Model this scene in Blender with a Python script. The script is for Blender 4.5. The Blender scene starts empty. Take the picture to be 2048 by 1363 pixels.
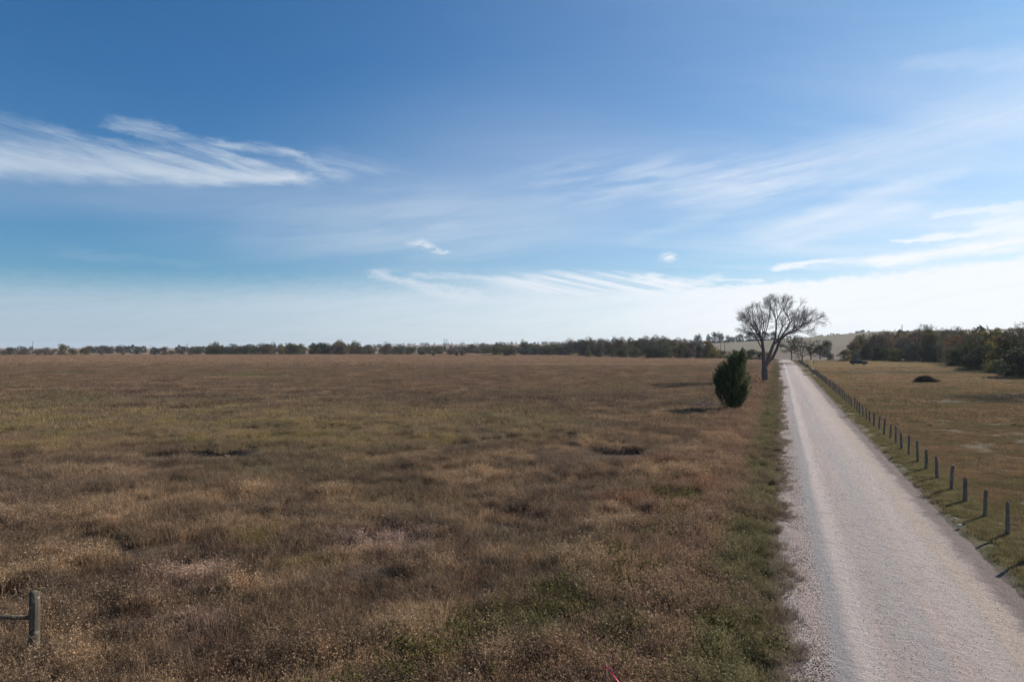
import bpy, math, random
import numpy as np
from mathutils import Vector

# ------------------------------------------------------------------ camera, sky, sun, exposure
F = 1365.0; UC, VC = 1024.0, 681.5          # focal length and centre in photo pixels, used only to lay the place out
CAMH = 6.9
HORIZ = 695.0
scene = bpy.context.scene
COL = scene.collection
cam_d = bpy.data.cameras.new("camera"); cam = bpy.data.objects.new("camera", cam_d); COL.objects.link(cam)
cam_d.sensor_width = 36.0; cam_d.lens = 24.0
cam_d.clip_start = 0.1; cam_d.clip_end = 30000
cam.location = (0, 0, CAMH)
cam.rotation_euler = (math.radians(90) + math.atan((HORIZ - VC) / F), 0, 0)
scene.camera = cam
scene.render.resolution_x = 1024; scene.render.resolution_y = 681
scene.render.engine = 'CYCLES'
scene.view_settings.view_transform = 'Standard'; scene.view_settings.look = 'None'
scene.view_settings.gamma = 1.0; scene.view_settings.use_curve_mapping = False
scene.view_settings.exposure = 0.5
scene.cycles.max_bounces = 5; scene.cycles.transparent_max_bounces = 8
scene.cycles.diffuse_bounces = 2; scene.cycles.glossy_bounces = 2; scene.cycles.volume_bounces = 0

SUN_AZ, SUN_EL = 58.5, 30.0                   # degrees clockwise from +Y, elevation
sun_d = bpy.data.lights.new("sun", 'SUN'); sun_o = bpy.data.objects.new("sun", sun_d); COL.objects.link(sun_o)
sun_d.energy = 5.0; sun_d.angle = math.radians(0.6); sun_d.color = (1.0, 0.93, 0.83)
sdir = Vector((math.sin(math.radians(SUN_AZ)) * math.cos(math.radians(SUN_EL)),
               math.cos(math.radians(SUN_AZ)) * math.cos(math.radians(SUN_EL)), math.sin(math.radians(SUN_EL))))
sun_o.rotation_euler = sdir.to_track_quat('Z', 'Y').to_euler()
sun_o.location = (30, 30, 60)

class NT:
    """small helper to write node trees as expressions"""
    def __init__(self, tree): self.t = tree
    def n(self, typ, **kw):
        nd = self.t.nodes.new(typ)
        for k, v in kw.items(): setattr(nd, k, v)
        return nd
    def put(self, sock, v):
        if v is None: return
        if hasattr(v, 'is_output') or isinstance(v, bpy.types.NodeSocket): self.t.links.new(v, sock)
        else: sock.default_value = v
    def m(self, op, a, b=None, c=None, clamp=False):
        nd = self.n('ShaderNodeMath', operation=op, use_clamp=clamp)
        self.put(nd.inputs[0], a); self.put(nd.inputs[1], b); self.put(nd.inputs[2], c)
        return nd.outputs[0]
    def add(self, a, b): return self.m('ADD', a, b)
    def sub(self, a, b): return self.m('SUBTRACT', a, b)
    def mul(self, a, b): return self.m('MULTIPLY', a, b)
    def vec(self, x, y, z=0.0):
        nd = self.n('ShaderNodeCombineXYZ'); self.put(nd.inputs[0], x); self.put(nd.inputs[1], y); self.put(nd.inputs[2], z)
        return nd.outputs[0]
    def ss(self, v, a, b, lo=0.0, hi=1.0):
        nd = self.n('ShaderNodeMapRange', interpolation_type='SMOOTHSTEP')
        self.put(nd.inputs['Value'], v); nd.inputs['From Min'].default_value = a; nd.inputs['From Max'].default_value = b
        nd.inputs['To Min'].default_value = lo; nd.inputs['To Max'].default_value = hi
        return nd.outputs[0]
    def noise(self, vec, scale, detail=4.0, rough=0.55, dist=0.0):
        nd = self.n('ShaderNodeTexNoise'); self.put(nd.inputs['Vector'], vec)
        nd.inputs['Scale'].default_value = scale; nd.inputs['Detail'].default_value = detail
        nd.inputs['Roughness'].default_value = rough; nd.inputs['Distortion'].default_value = dist
        return nd.outputs[0]
    def mix(self, f, a, b, typ='MIX'):
        nd = self.n('ShaderNodeMix', data_type='RGBA', blend_type=typ)
        self.put(nd.inputs[0], f); self.put(nd.inputs[6], col4(a)); self.put(nd.inputs[7], col4(b))
        return nd.outputs[2]
    def ell(self, x, y, cx, cy, rx, ry, soft=1.0):
        """1 inside an ellipse fading to 0 at its rim"""
        a = self.m('DIVIDE', self.sub(x, cx), rx); b = self.m('DIVIDE', self.sub(y, cy), ry)
        d = self.m('SQRT', self.add(self.mul(a, a), self.mul(b, b)))
        return self.ss(d, 1.0 - soft, 1.0, 1.0, 0.0)

def col4(c):
    if isinstance(c, (tuple, list)) and len(c) == 3: return (c[0], c[1], c[2], 1.0)
    return c

world = bpy.data.worlds.new("World"); scene.world = world; world.use_nodes = True
wt = world.node_tree; wt.nodes.clear(); W = NT(wt)
SKY_STRENGTH = 0.06
def build_world():
    sky = W.n('ShaderNodeTexSky', sky_type='NISHITA'); sky.sun_disc = False
    sky.sun_elevation = math.radians(SUN_EL); sky.sun_rotation = math.radians(SUN_AZ)
    sky.altitude = 150; sky.air_density = 1.0; sky.dust_density = 0.6; sky.ozone_density = 2.2
    tc = W.n('ShaderNodeTexCoord'); sp = W.n('ShaderNodeSeparateXYZ'); wt.links.new(tc.outputs['Generated'], sp.inputs[0])
    x, y, z = sp.outputs
    A = W.mul(W.m('ARCTAN2', x, y), 57.2958); E = W.mul(W.m('ARCSINE', z), 57.2958)
    # coordinates on a high cloud sheet, so streaks compress towards the horizon
    den = W.add(W.m('MAXIMUM', z, 0.0), 0.06)
    px = W.m('DIVIDE', x, den); py = W.m('DIVIDE', y, den)
    base = W.mix(1.0, sky.outputs[0], W.mix(W.ss(E, 4, 26), (0.50, 0.92, 1.22), (0.21, 0.78, 1.20)), 'MULTIPLY')
    n1 = W.noise(W.vec(W.mul(px, 0.5), W.mul(py, 1.1), 3.0), 1.0, 6, 0.6, 0.6)
    # wind-warped bearing and elevation, so strokes of cloud get frayed edges
    wn = W.noise(W.vec(W.mul(A, 0.22), W.mul(E, 0.75), 2.0), 1.0, 5, 0.6, 0.3); wn2 = W.noise(W.vec(W.mul(A, 0.9), W.mul(E, 2.4), 6.0), 1.0, 5, 0.65, 0.3)
    Ew = W.add(E, W.add(W.mul(W.sub(wn, 0.5), 1.5), W.mul(W.sub(wn2, 0.5), 0.55))); Aw = W.add(A, W.mul(W.sub(wn2, 0.5), 3.0))
    fibL = W.noise(W.vec(W.mul(A, 0.14), W.mul(W.add(E, W.mul(A, 0.17)), 1.5), 1.0), 1.0, 8, 0.66, 0.35)     # fibres sinking to the right
    fibR = W.noise(W.vec(W.mul(A, 0.14), W.mul(W.sub(E, W.mul(A, 0.16)), 1.6), 7.0), 1.0, 8, 0.66, 0.35)     # fibres rising to the right
    fibS = W.noise(W.vec(W.mul(A, 0.10), W.mul(W.sub(E, W.mul(A, 0.13)), 0.75), 3.0), 1.0, 5, 0.56, 0.4)
    def seg(p, q, w0, w1, soft=1.0, X=Aw, Y=Ew):
        dx, dy = q[0] - p[0], q[1] - p[1]; L2 = dx * dx + dy * dy
        rx, ry = W.sub(X, p[0]), W.sub(Y, p[1])
        t = W.m('DIVIDE', W.add(W.mul(rx, dx), W.mul(ry, dy)), L2, clamp=True)
        ex, ey = W.sub(rx, W.mul(t, dx)), W.sub(ry, W.mul(t, dy))
        d = W.m('SQRT', W.add(W.mul(W.mul(ex, ex), 0.12), W.mul(ey, ey))); w = W.add(w0, W.mul(t, w1 - w0))
        return W.ss(W.m('DIVIDE', d, w), 1.0 - soft, 1.0, 1.0, 0.0)
    layers = []
    right = W.ss(A, -15, 48)
    # thin high veil, thicker towards the sun
    layers.append(W.mul(W.add(W.mul(right, W.ss(E, 2, 26, 1.0, 0.30)), 0.05), W.ss(n1, 0.3, 0.75, 0.46, 0.82)))
    layers.append(W.mul(W.ell(A, E, -2, 14.0, 24, 10, 1.0), 0.15)); layers.append(W.mul(W.ell(A, E, 0, 24, 30, 12, 1.0), 0.03))
    # deck of cirrostratus along the horizon; its upper edge is crisp on the right
    edge = W.add(W.add(3.6, W.ss(A, -36, 0, 0.0, 1.1)), W.mul(W.m('MAXIMUM', W.sub(A, 14.0), 0.0), 0.045))
    dE = W.sub(W.add(E, W.mul(W.sub(wn2, 0.5), 1.3)), edge)
    crisp = W.ss(A, 5, 20)
    deck = W.mix(crisp, W.mul(W.ss(dE, 2.4, -1.0), 0.74), W.mul(W.ss(dE, 0.35, -0.25), 0.93))
    layers.append(W.mul(deck, W.ss(fibR, 0.25, 0.6, 0.82, 1.0)))
    # bank of cirrus on the left
    Et = W.sub(E, W.mul(W.add(A, 28.0), 0.07))
    body = W.mul(W.ell(A, W.add(Et, W.mul(W.sub(wn, 0.5), 1.8)), -33, 13.3, 19, 2.1, 0.9), W.ss(fibL, 0.30, 0.68, 0.28, 0.80)); layers.append(W.mul(body, 0.85))
    layers.append(W.mul(seg((-45, 11.9), (-18.0, 13.3), 1.7, 0.75, 1.0), W.ss(fibL, 0.22, 0.6, 0.55, 0.86)))
    for p, q, w0, w1, k in (((-40, 15.1), (-28, 13.7), .5, .5, .5), ((-34, 14.7), (-24, 13.4), .28, .5, .55), ((-29.4, 15.9), (-21.5, 13.9), .35, .5, .75), ((-28, 16.1), (-23, 15.0), .22, .35, .65),
                            ((-23, 15.4), (-18, 15.3), .3, .22, .5), ((-18, 15.3), (-14.6, 13.9), .22, .4, .5), ((-25, 14.9), (-17, 13.3), .3, .5, .4), ((-14.5, 14.6), (-12.6, 14.4), .9, .9, .3)):
        layers.append(W.mul(W.mul(seg(p, q, w0 * 2.1, w1 * 2.1, 1.0), W.ss(fibL, 0.32, 0.66, 0.15, 1.0)), k * 0.8))
    layers.append(W.mul(W.ell(A, Et, -34, 11.2, 24, 2.6, 1.0), W.ss(n1, 0.3, 0.7, 0.18, 0.36)))
    layers.append(W.mul(W.ell(A, E, -10, 9.8, 25, 6.0, 1.0), W.ss(fibS, 0.3, 0.7, 0.24, 0.46)))
    # faint wisps over the middle and the right
    mid = W.m('MAXIMUM', W.ell(A, E, 9, 13.6, 13, 2.9, 1.0), W.ell(A, E, 20, 13.0, 12, 3.4, 1.0)); layers.append(W.mul(W.mul(mid, W.ss(fibS, 0.38, 0.70)), 0.42)); layers.append(W.mul(W.mul(mid, W.ss(fibR, 0.42, 0.75)), 0.22))
    for p, q, w0, w1, k in (((16, 12.6), (40, 15.9), .9, 1.7, .36), ((20.5, 8.8), (29.6, 11.3), .5, .7, .42), ((22, 8.0), (29.5, 9.9), .3, .4, .42), ((24.5, 10.2), (33, 12.2), .3, .3, .25), ((10.5, 9.0), (16, 10.3), .3, .3, .2),
                            ((-21, 8.2), (-10, 9.0), .5, .35, .14), ((-33, 6.7), (-25, 6.2), .25, .2, .14), ((31, 19.8), (40, 18.2), .35, .5, .2)):
        layers.append(W.mul(W.mul(seg(p, q, w0 * 2.2, w1 * 2.2, 1.0), W.ss(fibR, 0.22, 0.70, 0.4, 1.0)), k * 0.8))
    # bright streaks low on the right
    for p, q, w0, w1, k in (((21.5, 6.35), (30, 6.55), .22, .42, .85), ((29, 6.5), (42, 7.3), .42, .6, .92), ((29.3, 7.75), (42, 8.1), .12, .75, .8), ((35.5, 8.5), (41, 9.6), .4, .9, .7), ((32, 9.3), (37.5, 9.5), .12, .2, .6), ((32, 5.6), (40, 5.9), .2, .4, .8),
                            ((13.5, 5.0), (16.5, 5.6), .2, .3, .5), ((17, 5.4), (20, 5.3), .12, .12, .6), ((10.8, 5.7), (13.2, 5.2), .3, .35, .75)):
        layers.append(W.mul(W.mul(seg(p, q, w0 * 1.7, w1 * 1.7, 0.9), W.ss(fibR, 0.26, 0.58, 0.25, 1.0)), k))
    # ripples in the middle
    rip = W.noise(W.vec(W.add(W.mul(A, 0.42), W.mul(E, 1.5)), W.sub(W.mul(E, 2.6), W.mul(A, -0.55)), 4.4), 1.0, 4, 0.55, 0.3)
    m4 = W.m('MAXIMUM', W.ell(A, W.add(E, W.mul(W.sub(wn, .5), 1.0)), 4.5, 5.45, 8.5, 1.3, 0.6), W.ell(A, E, 11, 5.0, 7, 1.15, 0.8)); layers.append(W.mul(W.mul(m4, W.ss(rip, 0.36, 0.64)), 0.78))
    layers.append(W.mul(seg((-11, 5.9), (-4, 4.3), .5, .9, 1.0), W.ss(fibL, 0.25, 0.6, 0.2, 0.62))); layers.append(W.mul(seg((-8, 6.0), (2, 5.6), .3, .5, 1.0), W.ss(fibL, 0.25, 0.6, 0.15, 0.5)))
    s4b = W.noise(W.vec(W.mul(A, 1.0), W.mul(E, 2.6), 9.0), 1.0, 6, 0.7, 0.6)
    layers.append(W.mul(W.mul(seg((-7.6, 8.6), (-5.8, 7.9), .6, .35, 1.0, A, E), W.ss(s4b, 0.34, 0.6)), 0.8)); layers.append(W.mul(W.mul(W.ell(A, E, 12.9, 7.35, 1.1, 0.55, 0.9), W.ss(s4b, 0.32, 0.55)), 0.8))
    tot = layers[0]
    for c in layers[1:]:     # 1-(1-a)(1-b)
        tot = W.sub(W.add(tot, c), W.mul(tot, c))
    tot = W.m('MINIMUM', tot, 0.97)
    side = W.ss(A, -38, 22)
    ccol = W.mix(side, (6.0, 7.2, 8.7), (11.3, 11.6, 12.1))
    out = W.mix(tot, base, ccol)
    bg = W.n('ShaderNodeBackground'); wt.links.new(out, bg.inputs[0]); bg.inputs[1].default_value = SKY_STRENGTH
    wo = W.n('ShaderNodeOutputWorld'); wt.links.new(bg.outputs[0], wo.inputs[0])
build_world()
world.cycles.sampling_method = 'MANUAL'; world.cycles.sample_map_resolution = 256

# ------------------------------------------------------------------ layout helpers
TH = math.atan((1558 - UC) / F)               # heading of the road, clockwise from +Y
CT, ST = math.cos(TH), math.sin(TH)
def sstep(a, b, x):
    t = np.clip((np.asarray(x, float) - a) / (b - a), 0, 1); return t * t * (3 - 2 * t)
def road_st(x, y): return x * ST + y * CT, x * CT - y * ST      # along the road, across it (0 = left edge, 5.8 = right edge)
def road_xy(s, t): return s * ST + t * CT, s * CT - t * ST
def bend(s):
    s = np.asarray(s, float); return -2.4 * (np.clip(s - 290, 0, None) / 100.0) ** 2
_rs = np.random.RandomState(11); _tab = _rs.rand(256, 256)
def vnoise(x, y):
    x = np.asarray(x, float); y = np.asarray(y, float)
    xi = np.floor(x).astype(int); yi = np.floor(y).astype(int); fx = x - xi; fy = y - yi
    fx = fx * fx * (3 - 2 * fx); fy = fy * fy * (3 - 2 * fy)
    a = _tab[xi % 256, yi % 256]; b = _tab[(xi + 1) % 256, yi % 256]; c = _tab[xi % 256, (yi + 1) % 256]; d = _tab[(xi + 1) % 256, (yi + 1) % 256]
    return (a * (1 - fx) + b * fx) * (1 - fy) + (c * (1 - fx) + d * fx) * fy
def fbm(x, y, o=4):
    r = 0; a = 0.5
    for i in range(o): r = r + a * vnoise(x * 2 ** i + 17 * i, y * 2 ** i + 31 * i); a *= 0.5
    return r
def gz0(x, y):
    x = np.asarray(x, float); y = np.asarray(y, float)
    r = np.hypot(x, y); s, t = road_st(x, y); t = t - bend(s)
    h = 0.8 * sstep(50, 200, r)
    off = sstep(3.4, 9.0, np.abs(t - 2.9))
    h = h + off * (0.55 * (fbm(x / 22, y / 22, 3) - 0.45)) * (1 - 0.6 * sstep(150, 400, r))
    # shallow roadside ditch on the left, gentle rise to the field
    h = h - 0.22 * np.exp(-((t + 2.0) / 1.3) ** 2) * sstep(0, 30, s)
    az = np.degrees(np.arctan2(x, y))
    front = np.abs(az) < 90
    # the low ground beyond the field, left of the road
    h = h - 2.2 * sstep(640, 800, r) * sstep(14, 4, az)
    # the hillside beyond the end of the road
    ku = np.array([-90, -4, 3, 9.4, 16.6, 21.4, 27.7, 36.9, 55, 90]); kz = np.array([0, 0, 0, 6, 13.5, 18.5, 30.0, 32, 30, 0])
    hill = np.interp(az, ku, kz) * front
    h = h - 2.5 * sstep(380, 470, r) * sstep(1100, 600, r) * sstep(12, 18, az) + hill * sstep(470, 1180, r) * (1 - 0.5 * sstep(1250, 2500, r))
    # far wooded rises
    k2 = np.array([-90, -50, -38, -24, -13, -5, 3, 14, 25, 60, 90]); z2 = np.array([0, 3, 5, 4, 12, 24, 26, 22, 24, 10, 0])
    h = h + np.interp(az, k2, z2) * front * sstep(1700, 3200, r)
    # pasture features on the right: eroded hollow with a steep bank, two low swales
    ex, ey = 77.0, 87.0
    dx = (x - ex) / 10.0
    lip = ey + 6.0 * (fbm(x / 6.0 + 3, y * 0 + 1.5, 3) - 0.45)
    h = h - 1.1 * (0.55 + 0.9 * fbm(x / 3.0, y / 3.0, 3)) * np.exp(-np.abs(dx) ** 4) * sstep(-5.5, -0.8, y - lip) * sstep(0.5, -0.3, y - lip)
    h = h + 0.5 * np.exp(-(((x - 118) / 40) ** 2 + ((y - 196) / 7) ** 2)) - 0.6 * np.exp(-(((x - 110) / 34) ** 2 + ((y - 172) / 9) ** 2))
    h = h - 0.5 * np.exp(-(((x - 82) / 16) ** 2 + ((y - 166) / 7) ** 2))
    # hollows in the left field
    h = h - 0.85 * np.exp(-(((x + 20.7) / 2.8) ** 2) - ((y - 45.2) / 1.2) ** 2) - 0.55 * np.exp(-(((x - 7) / 2.6) ** 2) - ((y - 46.5) / 1.2) ** 2)
    # sand mounds far off in the field
    h = h + 1.5 * np.exp(-(((x + 18) / 14) ** 2 + ((y - 560) / 8) ** 2)) + 1.2 * np.exp(-(((x + 40) / 16) ** 2 + ((y - 600) / 8) ** 2))
    return h
def bumps(x, y): return 0.10 * (fbm(np.asarray(x) * 0.9, np.asarray(y) * 0.9, 4) - 0.47) * sstep(400, 60, np.hypot(x, y))
def gz(x, y): return float(gz0(x, y))
def at(u, D):
    x = D * (u - UC) / F; return x, D, gz(x, D)

def mk_mesh(name, V, quads=None, tris=None, smooth=False, attr=None):
    me = bpy.data.meshes.new(name); V = np.asarray(V, np.float32).reshape(-1, 3)
    nq = 0 if quads is None else len(quads); nt = 0 if tris is None else len(tris)
    me.vertices.add(len(V)); me.vertices.foreach_set('co', V.ravel())
    idx = []
    if nq: idx.append(np.asarray(quads, np.int32).ravel())
    if nt: idx.append(np.asarray(tris, np.int32).ravel())
    idx = np.concatenate(idx) if idx else np.zeros(0, np.int32)
    me.loops.add(len(idx)); me.loops.foreach_set('vertex_index', idx)
    me.polygons.add(nq + nt)
    st = np.concatenate([np.arange(nq) * 4, nq * 4 + np.arange(nt) * 3]).astype(np.int32)
    me.polygons.foreach_set('loop_start', st)
    if smooth: me.polygons.foreach_set('use_smooth', np.ones(nq + nt, bool))
    if attr is not None:
        for k, a in attr.items():
            at_ = me.attributes.new(k, 'FLOAT', 'POINT'); at_.data.foreach_set('value', np.asarray(a, np.float32))
    me.update(calc_edges=True)
    return me
class MB:
    """collects shapes; build() links them as one mesh object"""
    def __init__(s): s.V = []; s.Q = []; s.T = []; s.n = 0
    def addv(s, v): v = np.asarray(v, float).reshape(-1, 3); s.V.append(v); k = s.n; s.n += len(v); return k
    def tube(s, pts, rad, sides=6, cap=True):
        pts = np.asarray(pts, float); rad = np.asarray(rad, float) * np.ones(len(pts))
        d = np.gradient(pts, axis=0); d /= np.linalg.norm(d, axis=1)[:, None] + 1e-9
        ref = np.array([0, 0, 1.0]) if abs(d[0][2]) < 0.9 else np.array([1.0, 0, 0])
        a = np.cross(d, ref); a /= np.linalg.norm(a, axis=1)[:, None] + 1e-9; b = np.cross(d, a)
        ang = np.arange(sides) / sides * 2 * np.pi
        ring = pts[:, None, :] + rad[:, None, None] * (np.cos(ang)[None, :, None] * a[:, None, :] + np.sin(ang)[None, :, None] * b[:, None, :])
        k = s.addv(ring)
        for i in range(len(pts) - 1):
            for j in range(sides):
                j2 = (j + 1) % sides
                s.Q.append((k + i * sides + j, k + i * sides + j2, k + (i + 1) * sides + j2, k + (i + 1) * sides + j))
        if cap:
            for e, o in ((0, 1), (len(pts) - 1, 0)):
                c = s.addv(pts[e])
                for j in range(sides):
                    q = (k + e * sides + j, k + e * sides + (j + 1) % sides, c); s.T.append(q if not o else q[::-1])
    def box(s, c, size, rz=0.0):
        c = np.array(c, float); h = np.array(size, float) / 2
        P = np.array([[i, j, k] for i in (-1, 1) for j in (-1, 1) for k in (-1, 1)], float) * h
        cr, sr = math.cos(rz), math.sin(rz); P = np.stack([P[:, 0] * cr - P[:, 1] * sr, P[:, 0] * sr + P[:, 1] * cr, P[:, 2]], 1) + c
        k = s.addv(P)
        for f in ((0, 1, 3, 2), (4, 6, 7, 5), (0, 4, 5, 1), (2, 3, 7, 6), (0, 2, 6, 4), (1, 5, 7, 3)): s.Q.append(tuple(k + i for i in f))
    def prism(s, prof, y0, y1, y0b=None, y1b=None):
        """profile in x,z extruded along y"""
        n = len(prof); k = s.addv([(p[0], y0, p[1]) for p in prof] + [(p[0], y1, p[1]) for p in prof])
        for i in range(n): j = (i + 1) % n; s.Q.append((k + i, k + j, k + n + j, k + n + i))
        c = s.addv([np.mean([(p[0], y0, p[1]) for p in prof], 0), np.mean([(p[0], y1, p[1]) for p in prof], 0)])
        for i in range(n):
            j = (i + 1) % n; s.T.append((k + j, k + i, c)); s.T.append((k + n + i, k + n + j, c + 1))
    def mesh(s, name, smooth=False):
        return mk_mesh(name, np.concatenate(s.V), s.Q or None, s.T or None, smooth)
    def build(s, name, mat, parent=None, smooth=False):
        return link(name, s.mesh(name, smooth), mat, parent)
def link(name, me, mat, parent=None):
    o = bpy.data.objects.new(name, me); COL.objects.link(o)
    if mat is not None and not me.materials: me.materials.append(mat)
    if parent is not None: o.parent = parent
    return o
def tag(o, label=None, cat=None, group=None, kind=None):
    if label: o['label'] = label
    if cat: o['category'] = cat
    if group: o['group'] = group
    if kind: o['kind'] = kind
    return o
def empty(name, loc, rz=0.0, sc=1.0):
    o = bpy.data.objects.new(name, None); COL.objects.link(o); o.location = loc; o.rotation_euler = (0, 0, rz)
    o.scale = (sc, sc, sc) if not hasattr(sc, '__len__') else sc; o.empty_display_size = 0.3
    return o
def copy_tree(root, loc, rz=0.0, sc=(1, 1, 1)):
    r = root.copy(); COL.objects.link(r); r.location = loc; r.rotation_euler = (0, 0, rz); r.scale = sc
    for ch in list(root.children):
        c = ch.copy(); COL.objects.link(c); c.parent = r
        for g in list(ch.children):
            d = g.copy(); COL.objects.link(d); d.parent = c
    return r

# ------------------------------------------------------------------ materials
def new_mat(name):
    m = bpy.data.materials.new(name); m.use_nodes = True; m.node_tree.nodes.clear(); return m, NT(m.node_tree)
def finish(N, col, rough=0.9, bump=None, bs=0.3, bd=0.02, spec=0.2, metal=0.0, trans=0.0, coat=0.0):
    p = N.n('ShaderNodeBsdfPrincipled'); N.put(p.inputs['Base Color'], col4(col)); N.put(p.inputs['Roughness'], rough)
    p.inputs['Specular IOR Level'].default_value = spec; p.inputs['Metallic'].default_value = metal
    p.inputs['Coat Weight'].default_value = coat
    if bump is not None:
        b = N.n('ShaderNodeBump'); b.inputs['Strength'].default_value = bs; b.inputs['Distance'].default_value = bd
        N.put(b.inputs['Height'], bump); N.t.links.new(b.outputs[0], p.inputs['Normal'])
    o = N.n('ShaderNodeOutputMaterial'); sh = p.outputs[0]
    if trans > 0:
        tr = N.n('ShaderNodeBsdfTranslucent'); N.put(tr.inputs[0], col4(col))
        mx = N.n('ShaderNodeMixShader'); mx.inputs[0].default_value = trans
        N.t.links.new(sh, mx.inputs[1]); N.t.links.new(tr.outputs[0], mx.inputs[2]); sh = mx.outputs[0]
    N.t.links.new(sh, o.inputs[0]); return p

BROWN = (0.082, 0.056, 0.035); DARKB = (0.044, 0.030, 0.022); TAN = (0.175, 0.120, 0.072); RUST = (0.120, 0.058, 0.032)
YELG = (0.118, 0.094, 0.036); GREEN = (0.055, 0.062, 0.022); MAUVE = (0.088, 0.066, 0.049); OLIVE = (0.078, 0.066, 0.038)
def field_group():
    """colour of the plants and soil by where they grow; shared by the soil and everything that grows on it"""
    g = bpy.data.node_groups.new('growth_colour', 'ShaderNodeTree')
    g.interface.new_socket('Color', in_out='OUTPUT', socket_type='NodeSocketColor')
    N = NT(g); go = N.n('NodeGroupOutput'); ge = N.n('ShaderNodeNewGeometry'); sp = N.n('ShaderNodeSeparateXYZ')
    g.links.new(ge.outputs['Position'], sp.inputs[0]); x, y, z = sp.outputs
    P = N.vec(x, y, 0.0)
    s = N.add(N.mul(x, ST), N.mul(y, CT)); t = N.sub(N.mul(x, CT), N.mul(y, ST))
    nL = N.noise(P, 0.030, 4, 0.55, 0.3); nM = N.noise(P, 0.16, 4, 0.6, 0.4); nS = N.noise(P, 0.9, 4, 0.65, 0.2)
    P2 = N.vec(N.add(x, 300.0), N.add(y, 170.0), 0.0)
    mL = N.noise(P2, 0.045, 4, 0.6, 0.5); mM = N.noise(P2, 0.22, 4, 0.6, 0.4); mS = N.noise(P2, 1.6, 3, 0.6)
    c = N.mix(N.ss(nL, 0.35, 0.65), BROWN, MAUVE)
    c = N.mix(N.mul(N.ss(mM, 0.47, 0.62), 0.85), c, TAN)
    c = N.mix(N.mul(N.ss(nM, 0.48, 0.62), 0.85), c, DARKB)
    c = N.mix(N.mul(N.ss(mL, 0.48, 0.62), 0.8), c, OLIVE)
    c = N.mix(N.mul(N.ss(mS, 0.50, 0.68), 0.55), c, TAN)
    c = N.mix(N.mul(N.ss(nS, 0.52, 0.70), 0.36), c, RUST)
    c = N.mix(N.mul(N.ss(nS, 0.46, 0.30), 0.5), c, DARKB)
    # the band of yellow weeds across the left field, about 45 to 75 m out
    band = N.mul(N.mul(N.ss(y, 42, 50), N.ss(y, 92, 66)), N.ss(x, 12, -12))
    c = N.mix(N.mul(N.mul(band, N.ss(N.add(mM, N.mul(nS, 0.35)), 0.60, 0.76)), 0.6), c, YELG)
    c = N.mix(N.mul(N.mul(band, N.ss(nM, 0.35, 0.6)), 0.35), c, TAN)
    # reddish belt further out, pale straw beyond
    far1 = N.mul(N.ss(y, 85, 115), N.ss(y, 260, 170))
    c = N.mix(N.mul(far1, 0.28), c, (0.112, 0.068, 0.047))
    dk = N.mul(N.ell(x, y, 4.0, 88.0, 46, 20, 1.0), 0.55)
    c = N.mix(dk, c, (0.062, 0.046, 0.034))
    far2 = N.ss(y, 190, 320)
    c = N.mix(N.mul(far2, 0.6), c, (0.175, 0.110, 0.072))
    # straw patches and a green flush in the mid field
    for (cx, cy, rx, ry, cc, k) in ((-62, 152, 22, 7, (0.06, 0.08, 0.03), 0.8), (-55, 138, 14, 4, TAN, .7), (-105, 160, 14, 5, (0.05, 0.07, 0.03), .6),
                                    (30, 245, 60, 14, (0.2, 0.13, 0.08), .7), (-4.5, 24, 2.6, 2.0, (.17, .12, .10), .8), (-9.5, 20.5, 1.7, 2.0, (.21, .145, .11), .8),
                                    (-8.0, 17.2, 1.6, 1.2, (.2, .14, .105), .7), (-31, 53, 6, 2.2, OLIVE, .6), (-18, 560, 26, 10, (.3, .2, .14), .9), (-40, 600, 30, 10, (.28, .2, .14), .9),
                                    (-6.5, 21.5, 1.2, .8, YELG, .5), (-9.7, 25.5, 1.5, 1.0, YELG, .55), (5.5, 30.5, 3, 1.6, RUST, .5), (9.2, 33.5, 2.5, 2, RUST, .7), (8.5, 40, 3, 4, RUST, .55)):
        c = N.mix(N.mul(N.ell(x, y, cx, cy, rx, ry, 0.9), k), c, cc)
    # tall rusty grass beside the road
    rs = N.mul(N.ss(t, -6.5, -3.5), N.ss(t, -0.8, -1.6))
    c = N.mix(N.mul(rs, 0.35), c, (0.135, 0.080, 0.052))
    # green verge, left of the road
    vg = N.mul(N.ss(N.add(t, N.mul(nS, 1.6)), -1.7, -0.5), N.ss(N.add(mM, N.mul(mS, 0.5)), 0.62, 0.80, 0.15, 1.0))
    vg = N.m('MAXIMUM', vg, N.mul(N.ell(x, y, 1.2, 16.5, 4.5, 2.0, 1.0), N.ss(nS, 0.4, 0.55)))
    c = N.mix(N.mul(vg, 0.85), c, N.mix(N.ss(mS, 0.4, 0.65), (0.040, 0.044, 0.020), (0.090, 0.078, 0.036)))
    edge = N.ss(N.add(t, N.mul(nM, 1.0)), 0.1, 0.7)
    c = N.mix(N.mul(edge, 0.75), c, (0.108, 0.088, 0.070))
    # right of the road: mud strip, green verge, pasture
    mud = N.ss(t, 4.8, 5.2)
    c = N.mix(mud, c, N.mix(N.ss(nS, 0.35, 0.65), (0.115, 0.085, 0.072), (0.17, 0.135, 0.118)))
    gr = N.ss(N.add(t, N.mul(nS, 1.3)), 6.7, 7.25)
    c = N.mix(gr, c, N.mix(N.ss(mS, 0.35, 0.65), (0.070, 0.063, 0.030), (0.125, 0.103, 0.052)))
    pa = N.ss(N.add(t, N.mul(nM, 1.5)), 8.6, 9.8)
    pc = N.mix(N.ss(mM, 0.38, 0.62), (0.092, 0.066, 0.036), (0.128, 0.084, 0.048))
    pc = N.mix(N.mul(N.ss(nM, 0.46, 0.62), 0.65), pc, (0.066, 0.064, 0.027))
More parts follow.
